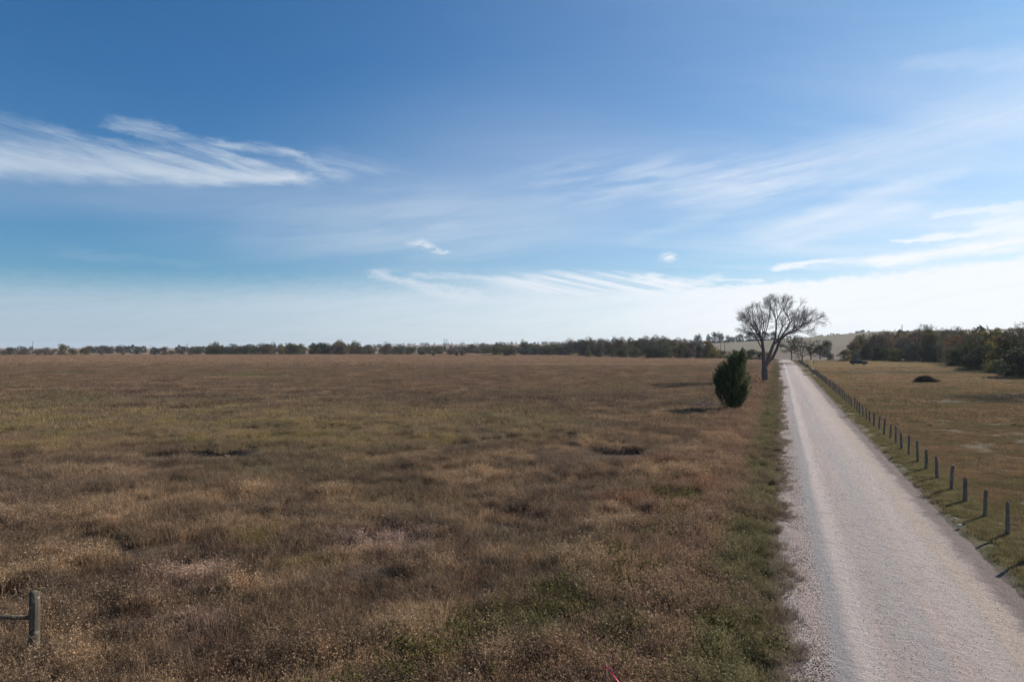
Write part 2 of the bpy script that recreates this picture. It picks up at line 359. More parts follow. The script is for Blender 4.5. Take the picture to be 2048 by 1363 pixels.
    pc = N.mix(N.mul(N.ss(nS, 0.50, 0.66), 0.55), pc, (0.150, 0.098, 0.050))
    pc = N.mix(N.mul(N.ss(mS, 0.56, 0.68), 0.55), pc, (0.040, 0.034, 0.022))
    fp = N.ss(y, 95, 135)
    pc = N.mix(N.mul(fp, 0.6), pc, N.mix(N.ss(nM, .4, .6), (0.185, 0.118, 0.070), (0.125, 0.096, 0.050)))
    pc = N.mix(N.mul(N.ss(y, 170, 230), 0.6), pc, (0.19, 0.145, 0.080))
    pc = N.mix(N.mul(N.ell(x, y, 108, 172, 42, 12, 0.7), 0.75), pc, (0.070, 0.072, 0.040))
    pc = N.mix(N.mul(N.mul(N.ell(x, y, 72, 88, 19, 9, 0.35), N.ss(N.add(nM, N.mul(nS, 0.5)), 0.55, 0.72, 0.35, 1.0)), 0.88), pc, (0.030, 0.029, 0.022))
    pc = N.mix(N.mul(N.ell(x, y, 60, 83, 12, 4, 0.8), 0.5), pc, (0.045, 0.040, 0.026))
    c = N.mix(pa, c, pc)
    # farmed hillside beyond the end of the road
    hb = N.ss(s, 420, 460)
    hb = N.mul(hb, N.ss(t, -150, -110))
    hc = N.mix(N.ss(N.add(y, N.mul(nL, 60)), 700, 740), (0.110, 0.078, 0.068), (0.128, 0.115, 0.078))
    hc = N.mix(N.ss(N.add(y, N.mul(nL, 40)), 520, 500), hc, (0.105, 0.088, 0.055))
    hc = N.mix(N.mul(N.ss(mL, .4, .6), .4), hc, (0.105, 0.098, 0.062))
    hc = N.mix(N.mul(N.ss(nM, .35, .65), .35), hc, (0.11, 0.08, 0.05))
    c = N.mix(hb, c, hc)
    c = N.mix(1.0, c, (1.9, 1.9, 1.9), 'MULTIPLY')
    g.links.new(c, go.inputs[0]); return g
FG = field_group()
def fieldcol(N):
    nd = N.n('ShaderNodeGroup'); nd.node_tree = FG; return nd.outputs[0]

def mat_ground():
    m, N = new_mat('ground_soil'); ge = N.n('ShaderNodeNewGeometry')
    b = N.noise(ge.outputs['Position'], 3.0, 8, 0.7); b2 = N.noise(ge.outputs['Position'], 0.35, 4, 0.6)
    sp = N.n('ShaderNodeSeparateXYZ'); N.t.links.new(ge.outputs['Position'], sp.inputs[0]); x, y, z = sp.outputs
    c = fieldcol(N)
    soil = N.mix(N.ss(b, 0.35, 0.65), (0.045, 0.034, 0.026), (0.10, 0.075, 0.058))
    t = N.sub(N.mul(x, CT), N.mul(y, ST))
    near = N.mul(N.ss(y, 160, 60), N.ss(t, 0.8, -0.5))
    c = N.mix(N.mul(near, 0.5), c, soil)
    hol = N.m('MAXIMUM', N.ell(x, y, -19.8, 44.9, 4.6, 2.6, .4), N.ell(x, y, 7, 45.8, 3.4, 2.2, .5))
    hol = N.m('MAXIMUM', hol, N.mul(N.ell(x, y, 71, 84.8, 15, 4.2, .5), N.ss(N.noise(N.vec(x, y, 0.0), 0.5, 4), 0.3, 0.5)))  # shade of the eroded bank put into the ground colour, edges broken by noise
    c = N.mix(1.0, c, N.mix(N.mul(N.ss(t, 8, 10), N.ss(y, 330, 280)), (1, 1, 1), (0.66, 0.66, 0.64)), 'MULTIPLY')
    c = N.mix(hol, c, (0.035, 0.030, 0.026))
    c = N.mix(1.0, c, N.mix(b, (0.32, 0.31, 0.30), (0.90, 0.89, 0.88)), 'MULTIPLY')  # darkened throughout: darker soil, plus shade between grass blades put into the colour
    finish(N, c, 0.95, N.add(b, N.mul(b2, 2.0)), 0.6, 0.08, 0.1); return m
def mat_growth(name, tint=(1, 1, 1), mixc=None, mixf=0.0, trans=0.35, lo=0.38, hi=1.85):
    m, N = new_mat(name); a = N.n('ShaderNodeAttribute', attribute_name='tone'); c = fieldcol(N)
    if mixc: c = N.mix(mixf, c, mixc)
    f = N.m('FRACT', N.mul(a.outputs['Fac'], 7.31))
    mul = N.mix(a.outputs['Fac'], (lo, lo, lo), (hi, hi * 0.98, hi * 0.95))
    c = N.mix(1.0, c, mul, 'MULTIPLY'); c = N.mix(1.0, c, tint, 'MULTIPLY')
    c = N.mix(N.mul(N.ss(f, 0.75, 1.0), 0.35), c, (0.24, 0.18, 0.13))
    finish(N, c, 0.8, spec=0.15, trans=trans); return m
def mat_leaf(name, a, b, trans=0.3):
    m, N = new_mat(name); at_ = N.n('ShaderNodeAttribute', attribute_name='tone')
    c = N.mix(at_.outputs['Fac'], a, b); finish(N, c, 0.75, spec=0.15, trans=trans); return m
def mat_crown():
    """tree foliage or twigs; the colour of each tree is its own object colour"""
    m, N = new_mat('tree_foliage'); oi = N.n('ShaderNodeObjectInfo'); a = N.n('ShaderNodeAttribute', attribute_name='tone')
    c = N.mix(1.0, oi.outputs['Color'], N.mix(a.outputs['Fac'], (0.45, 0.5, 0.5), (1.55, 1.45, 1.25)), 'MULTIPLY')
    finish(N, c, 0.8, spec=0.1, trans=0.28); return m
def mat_bark(name, a, b):
    m, N = new_mat(name); tc = N.n('ShaderNodeTexCoord'); mp = N.n('ShaderNodeMapping'); mp.inputs['Scale'].default_value = (6, 6, 1.2)
    N.t.links.new(tc.outputs['Object'], mp.inputs[0]); n = N.noise(mp.outputs[0], 1.5, 6, 0.65, 0.4)
    finish(N, N.mix(n, a, b), 0.9, n, 0.8, 0.05, 0.1); return m
def mat_plain(name, c, rough=0.6, spec=0.3, metal=0.0, var=0.25, scale=4.0, coat=0.0):
    m, N = new_mat(name); tc = N.n('ShaderNodeTexCoord'); n = N.noise(tc.outputs['Object'], scale, 5, 0.6)
    cc = N.mix(1.0, c, N.mix(n, (1 - var,) * 3, (1 + var,) * 3), 'MULTIPLY'); finish(N, cc, rough, n, 0.1, 0.01, spec, metal, coat=coat); return m
def mat_wood(name, a, b, lichen=None):
    m, N = new_mat(name); tc = N.n('ShaderNodeTexCoord'); mp = N.n('ShaderNodeMapping'); mp.inputs['Scale'].default_value = (22, 22, 1.6)
    N.t.links.new(tc.outputs['Object'], mp.inputs[0]); n = N.noise(mp.outputs[0], 1.0, 6, 0.7, 0.5)
    c = N.mix(N.ss(n, 0.3, 0.7), a, b)
    if lichen: c = N.mix(N.ss(N.noise(tc.outputs['Object'], 9.0, 4, 0.6), 0.55, 0.62), c, lichen)
    finish(N, c, 0.9, n, 0.8, 0.02, 0.1); return m

def mat_road():
    m, N = new_mat('gravel_road'); ge = N.n('ShaderNodeNewGeometry'); sp = N.n('ShaderNodeSeparateXYZ')
    N.t.links.new(ge.outputs['Position'], sp.inputs[0]); x, y, z = sp.outputs
    s = N.add(N.mul(x, ST), N.mul(y, CT)); t = N.sub(N.mul(x, CT), N.mul(y, ST))
    P = N.vec(t, s, 0.0)
    wob = N.mul(N.sub(N.noise(N.vec(0.0, N.mul(s, 0.05), 0.0), 1.0, 2), 0.5), 0.7); tw = N.add(t, wob)
    st = N.noise(N.vec(N.mul(tw, 2.6), N.mul(s, 0.035), 0.0), 1.0, 6, 0.7, 0.2)
    st2 = N.noise(N.vec(N.mul(tw, 9.0), N.mul(s, 0.08), 4.0), 1.0, 4, 0.6, 0.1)
    big = N.noise(P, 0.5, 5, 0.6, 0.3)
    pink = (0.375, 0.300, 0.268); grey = (0.318, 0.286, 0.264); blue = (0.250, 0.245, 0.252); beige = (0.35, 0.285, 0.228)
    c = N.mix(N.ss(st, 0.35, 0.65), pink, grey)
    c = N.mix(N.mul(N.ss(st2, 0.45, 0.7), 0.45), c, (0.35, 0.31, 0.295))
    c = N.mix(N.mul(N.ss(big, 0.45, 0.7), 0.4), c, (0.30, 0.255, 0.24))
    c = N.mix(N.mul(N.m('MULTIPLY', N.ss(tw, 0.7, 1.25), N.ss(tw, 1.75, 1.3)), 0.65), c, blue)
    c = N.mix(N.mul(N.m('MULTIPLY', N.ss(tw, 1.35, 1.7), N.ss(tw, 2.4, 1.85)), 0.6), c, (0.41, 0.36, 0.34))
    c = N.mix(N.mul(N.m('MULTIPLY', N.ss(tw, 3.9, 4.3), N.ss(tw, 5.0, 4.6)), 0.5), c, (0.39, 0.335, 0.31))
    pot = N.noise(P, 0.9, 5, 0.65, 0.5); c = N.mix(N.mul(N.ss(pot, 0.55, 0.68), 0.5), c, (0.235, 0.200, 0.185))
    c = N.mix(N.mul(N.m('MULTIPLY', N.ss(tw, 4.5, 5.0), N.ss(tw, 5.6, 5.2)), 0.5), c, beige)
    c = N.mix(N.mul(N.m('MULTIPLY', N.ss(tw, 2.5, 2.9), N.ss(tw, 3.7, 3.3)), 0.35), c, (0.27, 0.26, 0.268))
    # loose stones: cells at two sizes, coarse on the left shoulder
    vo = N.n('ShaderNodeTexVoronoi'); N.put(vo.inputs['Vector'], P); vo.inputs['Scale'].default_value = 22
    vo2 = N.n('ShaderNodeTexVoronoi'); N.put(vo2.inputs['Vector'], P); vo2.inputs['Scale'].default_value = 55
    sh = N.m('MAXIMUM', N.ss(tw, 1.3, 0.7), N.mul(N.ss(tw, 5.0, 5.6), 0.5))
    sc = N.n('ShaderNodeSeparateColor'); N.t.links.new(vo.outputs['Color'], sc.inputs[0])
    sc2 = N.n('ShaderNodeSeparateColor'); N.t.links.new(vo2.outputs['Color'], sc2.inputs[0])
    v = N.mix(sc.outputs[0], (0.62, 0.60, 0.59), (1.36, 1.30, 1.27))
    v2 = N.mix(sc2.outputs[0], (0.72, 0.71, 0.7), (1.28, 1.27, 1.26))
    c = N.mix(N.add(N.mul(sh, 0.75), 0.18), c, N.mix(1.0, c, v, 'MULTIPLY'))
    c = N.mix(0.8, c, N.mix(1.0, c, v2, 'MULTIPLY'))
    dk = N.ss(N.add(tw, N.mul(N.noise(P, 1.1, 6, 0.7), 1.2)), 0.95, 0.3); c = N.mix(N.mul(dk, 0.75), c, (0.15, 0.125, 0.115))
    mudn = N.noise(P, 1.3, 6, 0.65, 0.3)
    c = N.mix(N.mul(N.ss(N.add(tw, N.mul(mudn, 1.2)), 6.0, 6.5), 0.85), c, (0.135, 0.105, 0.094))
    h = N.add(N.mul(N.m('SUBTRACT', 1.0, vo.outputs['Distance']), N.add(N.mul(sh, 1.0), 0.35)), N.mul(N.noise(P, 2.6, 8, 0.75), 3.2))
    finish(N, c, 0.92, h, 0.95, 0.045, 0.15); return m
def mat_stone():
    m, N = new_mat('loose_stone'); oi = N.n('ShaderNodeObjectInfo')
    r = oi.outputs['Random']
    c = N.mix(r, (0.13, 0.115, 0.11), (0.33, 0.29, 0.275)); finish(N, c, 0.9, spec=0.15); return m

# ------------------------------------------------------------------ ground and road
def build_ground():
    a_front = np.radians(np.arange(-50, 50.01, 0.25)); a_back = np.radians(np.arange(54, 306.1, 4.0))
    ang = np.concatenate([a_front, a_back]); n = len(ang)
    rad = np.concatenate([[0.0], np.exp(np.arange(math.log(2.0), math.log(9000), 0.0125))])
    A, R = np.meshgrid(ang, rad); x = R * np.sin(A); y = R * np.cos(A); z = gz0(x, y)
    s, t = road_st(x, y); t = t - bend(s)
    rough = bumps(x, y)
    under = sstep(-0.25, 0.5, t) * sstep(6.7, 5.9, t)
    z = z + rough - 0.16 * under
    z = z - 4.0 * sstep(5000, 9000, R)
    V = np.stack([x, y, z], -1).reshape(-1, 3)
    m = len(rad); i = np.arange(m - 1)[:, None]; j = np.arange(n)[None, :]; j2 = (j + 1) % n
    Q = np.stack([i * n + j + 0 * i, (i + 1) * n + j, (i + 1) * n + j2, i * n + j2 + 0 * j], -1).reshape(-1, 4)
    Q = Q[:, ::-1]
    me = mk_mesh('ground', V, Q, smooth=True); o = link('ground', me, mat_ground()); tag(o, kind='structure')
def build_road():
    sv = np.concatenate([np.arange(-40, 80, 0.25), np.arange(80, 560, 1.0)]); tv = np.linspace(-0.55, 6.95, 46)
    S, T = np.meshgrid(sv, tv, indexing='ij'); T = T + 0.0 * S; x, y = road_xy(S, T + bend(S))
    c = (T - 2.9) / 3.2; prof = 0.06 - 0.13 * c ** 2
    prof = prof + 0.03 * np.exp(-((T - 1.5) / 0.28) ** 2) - 0.015 * np.exp(-((T - 2.2) / 0.35) ** 2) - 0.015 * np.exp(-((T - 4.2) / 0.4) ** 2)
    ragged = 0.16 * (fbm(T * 1.5, S * 0.8 + 9, 5) - 0.47) * sstep(1.6, 3.2, np.abs(T - 2.9)) * sstep(200, 50, S)
    z = gz0(x, y) + prof + ragged
    n = len(tv); i = np.arange(len(sv) - 1)[:, None]; j = np.arange(n - 1)[None, :]
    Q = np.stack([i * n + j, i * n + j + 1, (i + 1) * n + j + 1, (i + 1) * n + j], -1).reshape(-1, 4)
    me = mk_mesh('gravel_road', np.stack([x, y, z], -1), Q, smooth=True)
    o = link('gravel_road', me, mat_road()); tag(o, kind='structure')
build_ground(); build_road()

# ------------------------------------------------------------------ trees
CROWN = mat_crown(); BARK = mat_bark('grey_bark', (0.06, 0.046, 0.040), (0.20, 0.165, 0.145))
DBARK = mat_bark('dark_bark', (0.025, 0.021, 0.018), (0.075, 0.062, 0.052))
def cards(rs, C, size, asp=1.0, up=0.0):
    """small leaf-sized faces centred at C"""
    n = len(C); u = rs.normal(size=(n, 3)); u[:, 2] *= (1 - up); u /= np.linalg.norm(u, axis=1)[:, None]
    w = rs.normal(size=(n, 3)); w -= (w * u).sum(1)[:, None] * u; w /= np.linalg.norm(w, axis=1)[:, None]
    s = (size * rs.uniform(0.6, 1.4, n))[:, None]; a = u * s * 0.5; b = w * s * 0.5 * asp
    V = np.stack([C - a, C + b * 0.9 - a * 0.15, C + a, C - b + a * 0.1], 1)
    return V.reshape(-1, 3), np.arange(4 * n).reshape(n, 4)
def leafy(seed, h=10.0, w=9.0, lobes=18, n=3600, size=0.42, base=0.12, kind='leaf', gap=0.35):
    """returns trunk mesh and crown mesh of a tree of height h, crown width w; base = lowest foliage as part of height"""
    rs = np.random.RandomState(seed); cz = h * (base + 1) / 2; hz = h * (1 - base) / 2
    L = []; k = 0
    while len(L) < lobes and k < 600:
        k += 1; d = rs.normal(size=3); d /= np.linalg.norm(d); r = rs.uniform(0.35, 0.80)
        p = np.array([d[0] * w / 2 * r, d[1] * w / 2 * r, cz + d[2] * hz * r])
        f = (p[2] - h * base) / (h - h * base)
        wl = 0.62 + 0.5 * math.sin(math.pi * min(max(f + 0.1, 0), 1)); p[:2] *= wl
        if all(np.linalg.norm((p - q[0]) / np.array([1, 1, 0.8])) > 0.14 * w for q in L): L.append((p, rs.uniform(0.14, 0.24) * w))
    for k in range(8):
        an = k * 0.785 + rs.uniform(-.3, .3); L.append((np.array([math.cos(an) * w * 0.27, math.sin(an) * w * 0.27, h * (max(base, 0) + rs.uniform(0.06, 0.16))]), rs.uniform(0.14, 0.19) * w))
    C = []; tone = []
    for p, r in L:
        m = int(n / len(L) * (r / (0.19 * w)) ** 2); lt = rs.uniform(-0.22, 0.22)
        d = rs.normal(size=(m, 3)); d /= np.linalg.norm(d, axis=1)[:, None]
        rr = r * rs.uniform(0.25, 1.0, m) ** (1 / 2.2) * (1 + 0.35 * (rs.rand(m) - 0.5))
        q = p + d * rr[:, None] * np.array([1, 1, 0.78])
        keep = fbm(q[:, 0] * 0.9 + seed, q[:, 2] * 0.9 + q[:, 1] * 0.7, 2) > gap
        q = q[keep]; C.append(q); tone.append(np.clip(0.5 + lt + rs.normal(0, 0.16, len(q)), 0, 1))
    C = np.concatenate(C); tone = np.concatenate(tone); ok = C[:, 2] > 0.05; C = C[ok]; tone = tone[ok]
    if kind == 'leaf': V, Q = cards(rs, C, size, 0.8)
    else: V, Q = cards(rs, C, size * 2.0, 0.09)
    crown = mk_mesh('crown', V, Q, attr={'tone': np.repeat(tone, 4)})
    b = MB(); tr = 0.022 * h + 0.03; top = np.array([rs.normal(0, 0.04) * w, rs.normal(0, 0.04) * w, cz])
    zs = np.linspace(0, 1, 6); P = np.outer(zs, top); P[:, 0] += np.sin(zs * 4) * 0.02 * w; P[0, 2] = -0.3
    b.tube(P, tr * (1.25 - 0.8 * zs), 7)
    for p, r in L:
        f = rs.uniform(0.35, 0.95); st_ = top * f; mid = (st_ + p) / 2 + np.array([0, 0, -0.05 * h]); b.tube([st_, mid, p], [tr * 0.42, tr * 0.26, tr * 0.1], 4, False)
    return b.mesh('trunk'), crown

def colonize(seed, nodes, parents, attract, step, infl, kill, iters=120):
    rs = np.random.RandomState(seed); nodes = [np.array(n, float) for n in nodes]; parents = list(parents)
    A = np.asarray(attract, float); best = np.full(len(A), 1e9); bi = np.zeros(len(A), int)
    def upd(lo):
        nonlocal best, bi
        for k in range(lo, len(nodes)):
            d = ((A - nodes[k]) ** 2).sum(1); mk = d < best; best[mk] = d[mk]; bi[mk] = k
    upd(0)
    for it in range(iters):
        if not len(A): break
        act = best < infl ** 2
        if not act.any(): break
        idx = bi[act]; D = A[act] - np.array(nodes)[idx]; D /= np.linalg.norm(D, axis=1)[:, None] + 1e-9
        u, inv = np.unique(idx, return_inverse=True); S = np.zeros((len(u), 3)); np.add.at(S, inv, D)
        S += rs.normal(0, 0.18, S.shape); S /= np.linalg.norm(S, axis=1)[:, None] + 1e-9
        lo = len(nodes)
        for q, k in enumerate(u): nodes.append(nodes[k] + S[q] * step); parents.append(int(k))
        upd(lo); keep = best > kill ** 2; A = A[keep]; best = best[keep]; bi = bi[keep]
    return np.array(nodes), np.array(parents)
def tree_meshes(seed, nodes, par, n0, rtip, expo, rmin_trunk, rmax, twigs=3, tl=0.55, tw=0.016, flare=0.0):
    """n0: first skeleton nodes belong to trunk. builds trunk (thick) and crown (thin) meshes"""
    rs = np.random.RandomState(seed); n = len(nodes); acc = np.zeros(n); kids = np.zeros(n, int)
    for i in range(n - 1, -1, -1):
        if kids[i] == 0: acc[i] = rtip ** expo
        if par[i] >= 0: acc[par[i]] += acc[i]; kids[par[i]] += 1
    r = np.minimum(acc ** (1 / expo), rmax)
    r = r * (1 + flare * sstep(9.0, 2.5, nodes[:, 2]))
    thick = r > rmin_trunk
    ch = [[] for _ in range(n)]
    for i in range(n):
        if par[i] >= 0: ch[par[i]].append(i)
    T, Cn = MB(), MB()
    done = np.zeros(n, bool)
    starts = [i for i in range(n) if par[i] < 0]
    stack = [(s_, None) for s_ in starts]
    while stack:
        i, p = stack.pop(); path = [i] if p is None else [p, i]; rr = [r[i]] * len(path)
        cur = i
        while ch[cur]:
            cs = sorted(ch[cur], key=lambda k: -r[k])
            for k in cs[1:]: stack.append((k, cur))
            if thick[path[-1]] and not thick[cs[0]]: stack.append((cs[0], cur)); break
            cur = cs[0]; path.append(cur); rr.append(r[cur])
        mb = T if thick[path[-1]] and thick[path[0]] else Cn
        if len(path) > 1:
            big = r[path[0]] > rmin_trunk
            mb.tube(nodes[path], rr, 8 if r[path[1]] > 0.12 else (5 if big else 3), False)
    ends = np.array([i for i in range(n) if r[i] < rtip * 2.2]); V = []
    if twigs and len(ends):
        e = np.repeat(ends, twigs); base = nodes[e]; pd = nodes[e] - nodes[np.maximum(par[e], 0)]; pd /= np.linalg.norm(pd, axis=1)[:, None] + 1e-9
        d = pd + rs.normal(0, 0.55, pd.shape); d /= np.linalg.norm(d, axis=1)[:, None]; L = (tl * rs.uniform(0.4, 1.3, len(e)))[:, None]
        sd = np.cross(d, rs.normal(size=d.shape)); sd /= np.linalg.norm(sd, axis=1)[:, None]
        Vt = np.stack([base + sd * tw / 2, base - sd * tw / 2, base + d * L * 0.6 + rs.normal(0, 0.05, d.shape), base + d * L], 1)
        k = Cn.addv(Vt.reshape(-1, 3))
        for q in range(len(e)): Cn.T.append((k + 4 * q, k + 4 * q + 1, k + 4 * q + 2)); 
        # fine side twig
        sd2 = np.cross(d, sd); k = Cn.addv(np.stack([base + d * L * 0.5 + sd2 * tw / 2, base + d * L * 0.5 - sd2 * tw / 2, base + d * L * 0.9 + sd * L * 0.45], 1).reshape(-1, 3))
        for q in range(len(e)): Cn.T.append((k + 3 * q, k + 3 * q + 1, k + 3 * q + 2))
    tm = T.mesh('trunk'); cm = Cn.mesh('branches')
    return tm, cm

def line_nodes(nodes, par, start, pts, step=0.6):
    """append nodes along a polyline beginning at node index start"""
    cur = start; p = nodes[start]
    for q in pts:
        q = np.array(q, float); L = np.linalg.norm(q - p); k = max(1, int(L / step))
        for j in range(1, k + 1): nodes.append(p + (q - p) * j / k); par.append(cur); cur = len(nodes) - 1
        p = q
    return cur
def branch_out(seed, nodes, par, starts, inside, centre, lens, gaps, dens):
    """three orders of ever finer branches sweeping outwards and upwards from the given nodes"""
    rs = np.random.RandomState(seed); centre = np.array(centre, float)
    def unit(v): return v / (np.linalg.norm(v) + 1e-9)
    def run(start, d, L, order):
        st_ = (0.45, 0.36, 0.28)[order]; cur = start; n = max(2, int(L / st_)); p = nodes[start]
        for i in range(n):
            d = unit(d + rs.normal(0, 0.13, 3) + np.array([0, 0, 0.05])); p = p + d * st_
            if not inside(p): break
            nodes.append(p); par.append(cur); cur = len(nodes) - 1
            if order < 2 and (i >= 1) and rs.rand() < gaps[order + 1] * 2.2 * dens:
                for q in range(2 if rs.rand() < 0.35 else 1):
                    sd = rs.normal(size=3); sd -= d * (sd @ d); sd = unit(sd); a = rs.uniform(0.45, 0.95)
                    run(cur, unit(d * math.cos(a) + sd * math.sin(a) + 0.15 * unit(p - centre)), lens[order + 1] * rs.uniform(0.5, 1.15), order + 1)
    ends = [k for k in starts if k not in set(par)]
    for k in starts:
        if k in ends or rs.rand() < gaps[0] * dens:
            for q in range(4 if k in ends else 1):
                pd = unit(nodes[k] - nodes[par[k]]); sd = rs.normal(size=3); sd -= pd * (sd @ pd); sd = unit(sd); a = rs.uniform(0.25, 0.8)
                out = unit(nodes[k] - centre)
                run(k, unit(pd * math.cos(a) + sd * math.sin(a) + out * 0.4), lens[0] * rs.uniform(0.55, 1.1), 0)
def big_bare_tree():
    # limbs measured from the photo in metres: x to the right, z up, y away
    K = 1 / 53.5
    def P(zx, zy, y=0.0): return ((zx - 925) * K, y, (1000 - zy) * K)
    nodes = [np.array([-0.05, 0, -0.4])]; par = [-1]
    a = line_nodes(nodes, par, 0, [P(925, 960), P(922, 860)])
    l = line_nodes(nodes, par, a, [P(912, 780, .1), P(910, 680, .1), P(903, 600, .2)])
    l1 = line_nodes(nodes, par, l, [P(880, 545, .3), P(845, 480, .6), P(800, 420, .9), P(745, 330, 1.2)])
    line_nodes(nodes, par, l1, [P(700, 270, 1.6), P(670, 235, 1.9)])
    line_nodes(nodes, par, len(nodes) - 14, [P(740, 400, -.8), P(680, 395, -1.6), P(620, 350, -2.0)])
    q1 = line_nodes(nodes, par, l1, [P(720, 350, -.6), P(660, 330, -1.2), P(605, 300, -1.5)])
    line_nodes(nodes, par, l1, [P(715, 300, .4), P(640, 270, .8)])
    line_nodes(nodes, par, l, [P(895, 480, 1.6), P(860, 360, 2.6), P(790, 290, 3.4), P(760, 230, 3.8)])
    line_nodes(nodes, par, l, [P(915, 520, -.5), P(930, 430, -1), P(945, 330, -1.4), P(950, 240, -1.5)])
    line_nodes(nodes, par, l, [P(880, 520, -.9), P(870, 400, -2), P(830, 300, -3), P(800, 220, -3.2)])
    line_nodes(nodes, par, l, [P(860, 530, -.5), P(800, 465, -1.4), P(720, 460, -2.0), P(650, 470, -2.6)])
    rt = line_nodes(nodes, par, a, [P(945, 790, -.1), P(975, 700, -.1), P(1005, 620, 0)])
    r1 = line_nodes(nodes, par, rt, [P(1030, 540, 0), P(1040, 450, .2), P(1045, 380, .4)])
    line_nodes(nodes, par, r1, [P(1025, 300, 1), P(1000, 220, 1.8), P(985, 170, 2)])
    line_nodes(nodes, par, r1, [P(1065, 290, -.8), P(1090, 210, -1.4), P(1100, 150, -1.6)])
    line_nodes(nodes, par, r1, [P(1010, 400, -1.2), P(975, 320, -2), P(965, 290, -2.4)])
    r2 = line_nodes(nodes, par, rt, [P(1065, 560, -.4), P(1110, 480, -.8), P(1150, 400, -1.2)])
    line_nodes(nodes, par, r2, [P(1200, 310, -1.5), P(1240, 220, -1.8), P(1290, 160, -2)])
    line_nodes(nodes, par, r2, [P(1160, 320, .6), P(1170, 230, 1.6), P(1190, 160, 2)])
    r3 = line_nodes(nodes, par, rt, [P(1060, 570, .7), P(1120, 470, 1.8), P(1190, 390, 2.8), P(1280, 330, 3.6)])
    line_nodes(nodes, par, r3, [P(1360, 320, 4.0), P(1430, 300, 4.2)])
    r4 = line_nodes(nodes, par, a, [P(955, 800, .4), P(1010, 750, .6), P(1060, 660, .9), P(1100, 570, 1.3), P(1170, 510, 1.6)])
    line_nodes(nodes, par, r4, [P(1240, 450, 1.2), P(1330, 410, .8), P(1430, 400, .4), P(1490, 425, .2)])
    line_nodes(nodes, par, r4, [P(1250, 500, 2.6), P(1340, 480, 3.2), P(1420, 500, 3.8)])
    line_nodes(nodes, par, r4, [P(1220, 470, -1.0), P(1300, 390, -2.8), P(1390, 350, -3.6)])
    n0 = len(nodes)
    def inside(q):
        xx = q[0] - 2.2; rx = 9.6 if xx > 0 else 9.3
        top = 6.4 + 10.0 * math.sqrt(max(0, 1 - (abs(xx) / rx) ** 2.6)) * math.sqrt(max(0, 1 - (q[1] / 7.0) ** 2))
        if q[0] < -1: top -= 0.9 * min(1, (-1 - q[0]) / 3)
        return q[2] < top + 0.35 * math.sin(q[0] * 3.1 + q[1] * 2)
    branch_out(5, nodes, par, [k for k in range(n0) if nodes[k][2] > 7.2], inside, (2.2, 0, 7.5), (3.5, 1.9, 1.0), (0.54, 0.46, 0.46), 1.12)
    return tree_meshes(4, np.array(nodes), np.array(par), n0, 0.0108, 2.0, 0.10, 0.60, 4, 0.55, 0.017, 0.40)
def bare(seed, h, w, trunk_h, n=1500, spread=0.5):
    rs = np.random.RandomState(seed); nodes = [np.array([0, 0, -0.3])]; par = [-1]
    a = line_nodes(nodes, par, 0, [(0.1, 0, trunk_h * 0.5), (rs.normal(0, .2), rs.normal(0, .2), trunk_h)])
    for k in range(7):
        an = k * 0.9 + rs.uniform(-.3, .3); rr = w * 0.5 * rs.uniform(0.35, 0.7); zz = trunk_h + (h - trunk_h) * rs.uniform(0.2, 0.6)
        line_nodes(nodes, par, a, [(math.cos(an) * rr * .4, math.sin(an) * rr * .4, trunk_h + (zz - trunk_h) * 0.5), (math.cos(an) * rr, math.sin(an) * rr, zz)])
    c = np.array([0, 0, trunk_h + (h - trunk_h) * 0.4])
    def inside(q): return (q[0] / (w / 2)) ** 2 + (q[1] / (w / 2)) ** 2 + ((q[2] - c[2]) / ((h - trunk_h) * 0.6)) ** 2 < 1
    branch_out(seed, nodes, par, [k for k in range(len(nodes)) if nodes[k][2] > trunk_h * 1.05], inside, c, (3.0, 1.8, 0.9), (0.45, 0.36, 0.30), 0.8)
    return tree_meshes(seed, np.array(nodes), np.array(par), 0, 0.018, 2.2, 0.12, 0.5, 3, 0.8, 0.05)

def tree(root_name, meshes, loc, rz, sc, color, label, cat='tree', group=None, part='crown', bark=None, tparts='trunk'):
    t = empty(root_name, loc, rz, sc); tag(t, label, cat, group)
    link(tparts, meshes[0], bark or DBARK, t); c = link(part, meshes[1], CROWN, t); c.color = (*color, 1)
    return t

bt = big_bare_tree()
x, y, z = at(1530, 127)
BIG = tree('bare_tree', bt, (x, y, z), 0.0, 1.0, (0.175, 0.128, 0.110), 'tall leafless tree with a forked trunk and broad fan of branches beside the gravel road', part='branches', bark=BARK)

PAL = dict(dark=(0.052, 0.060, 0.036), green=(0.080, 0.090, 0.042), olive=(0.120, 0.112, 0.052), yellow=(0.20, 0.175, 0.055), rust=(0.185, 0.110, 0.050),
           grey=(0.130, 0.112, 0.100), brown=(0.110, 0.084, 0.064), blue=(0.042, 0.058, 0.052), sage=(0.130, 0.138, 0.095))
PALW = dict(dark='dark green', green='green', olive='olive green', yellow='yellow-green', rust='rust tinged', grey='grey leafless', brown='brown', blue='near-black green', sage='pale sage green')
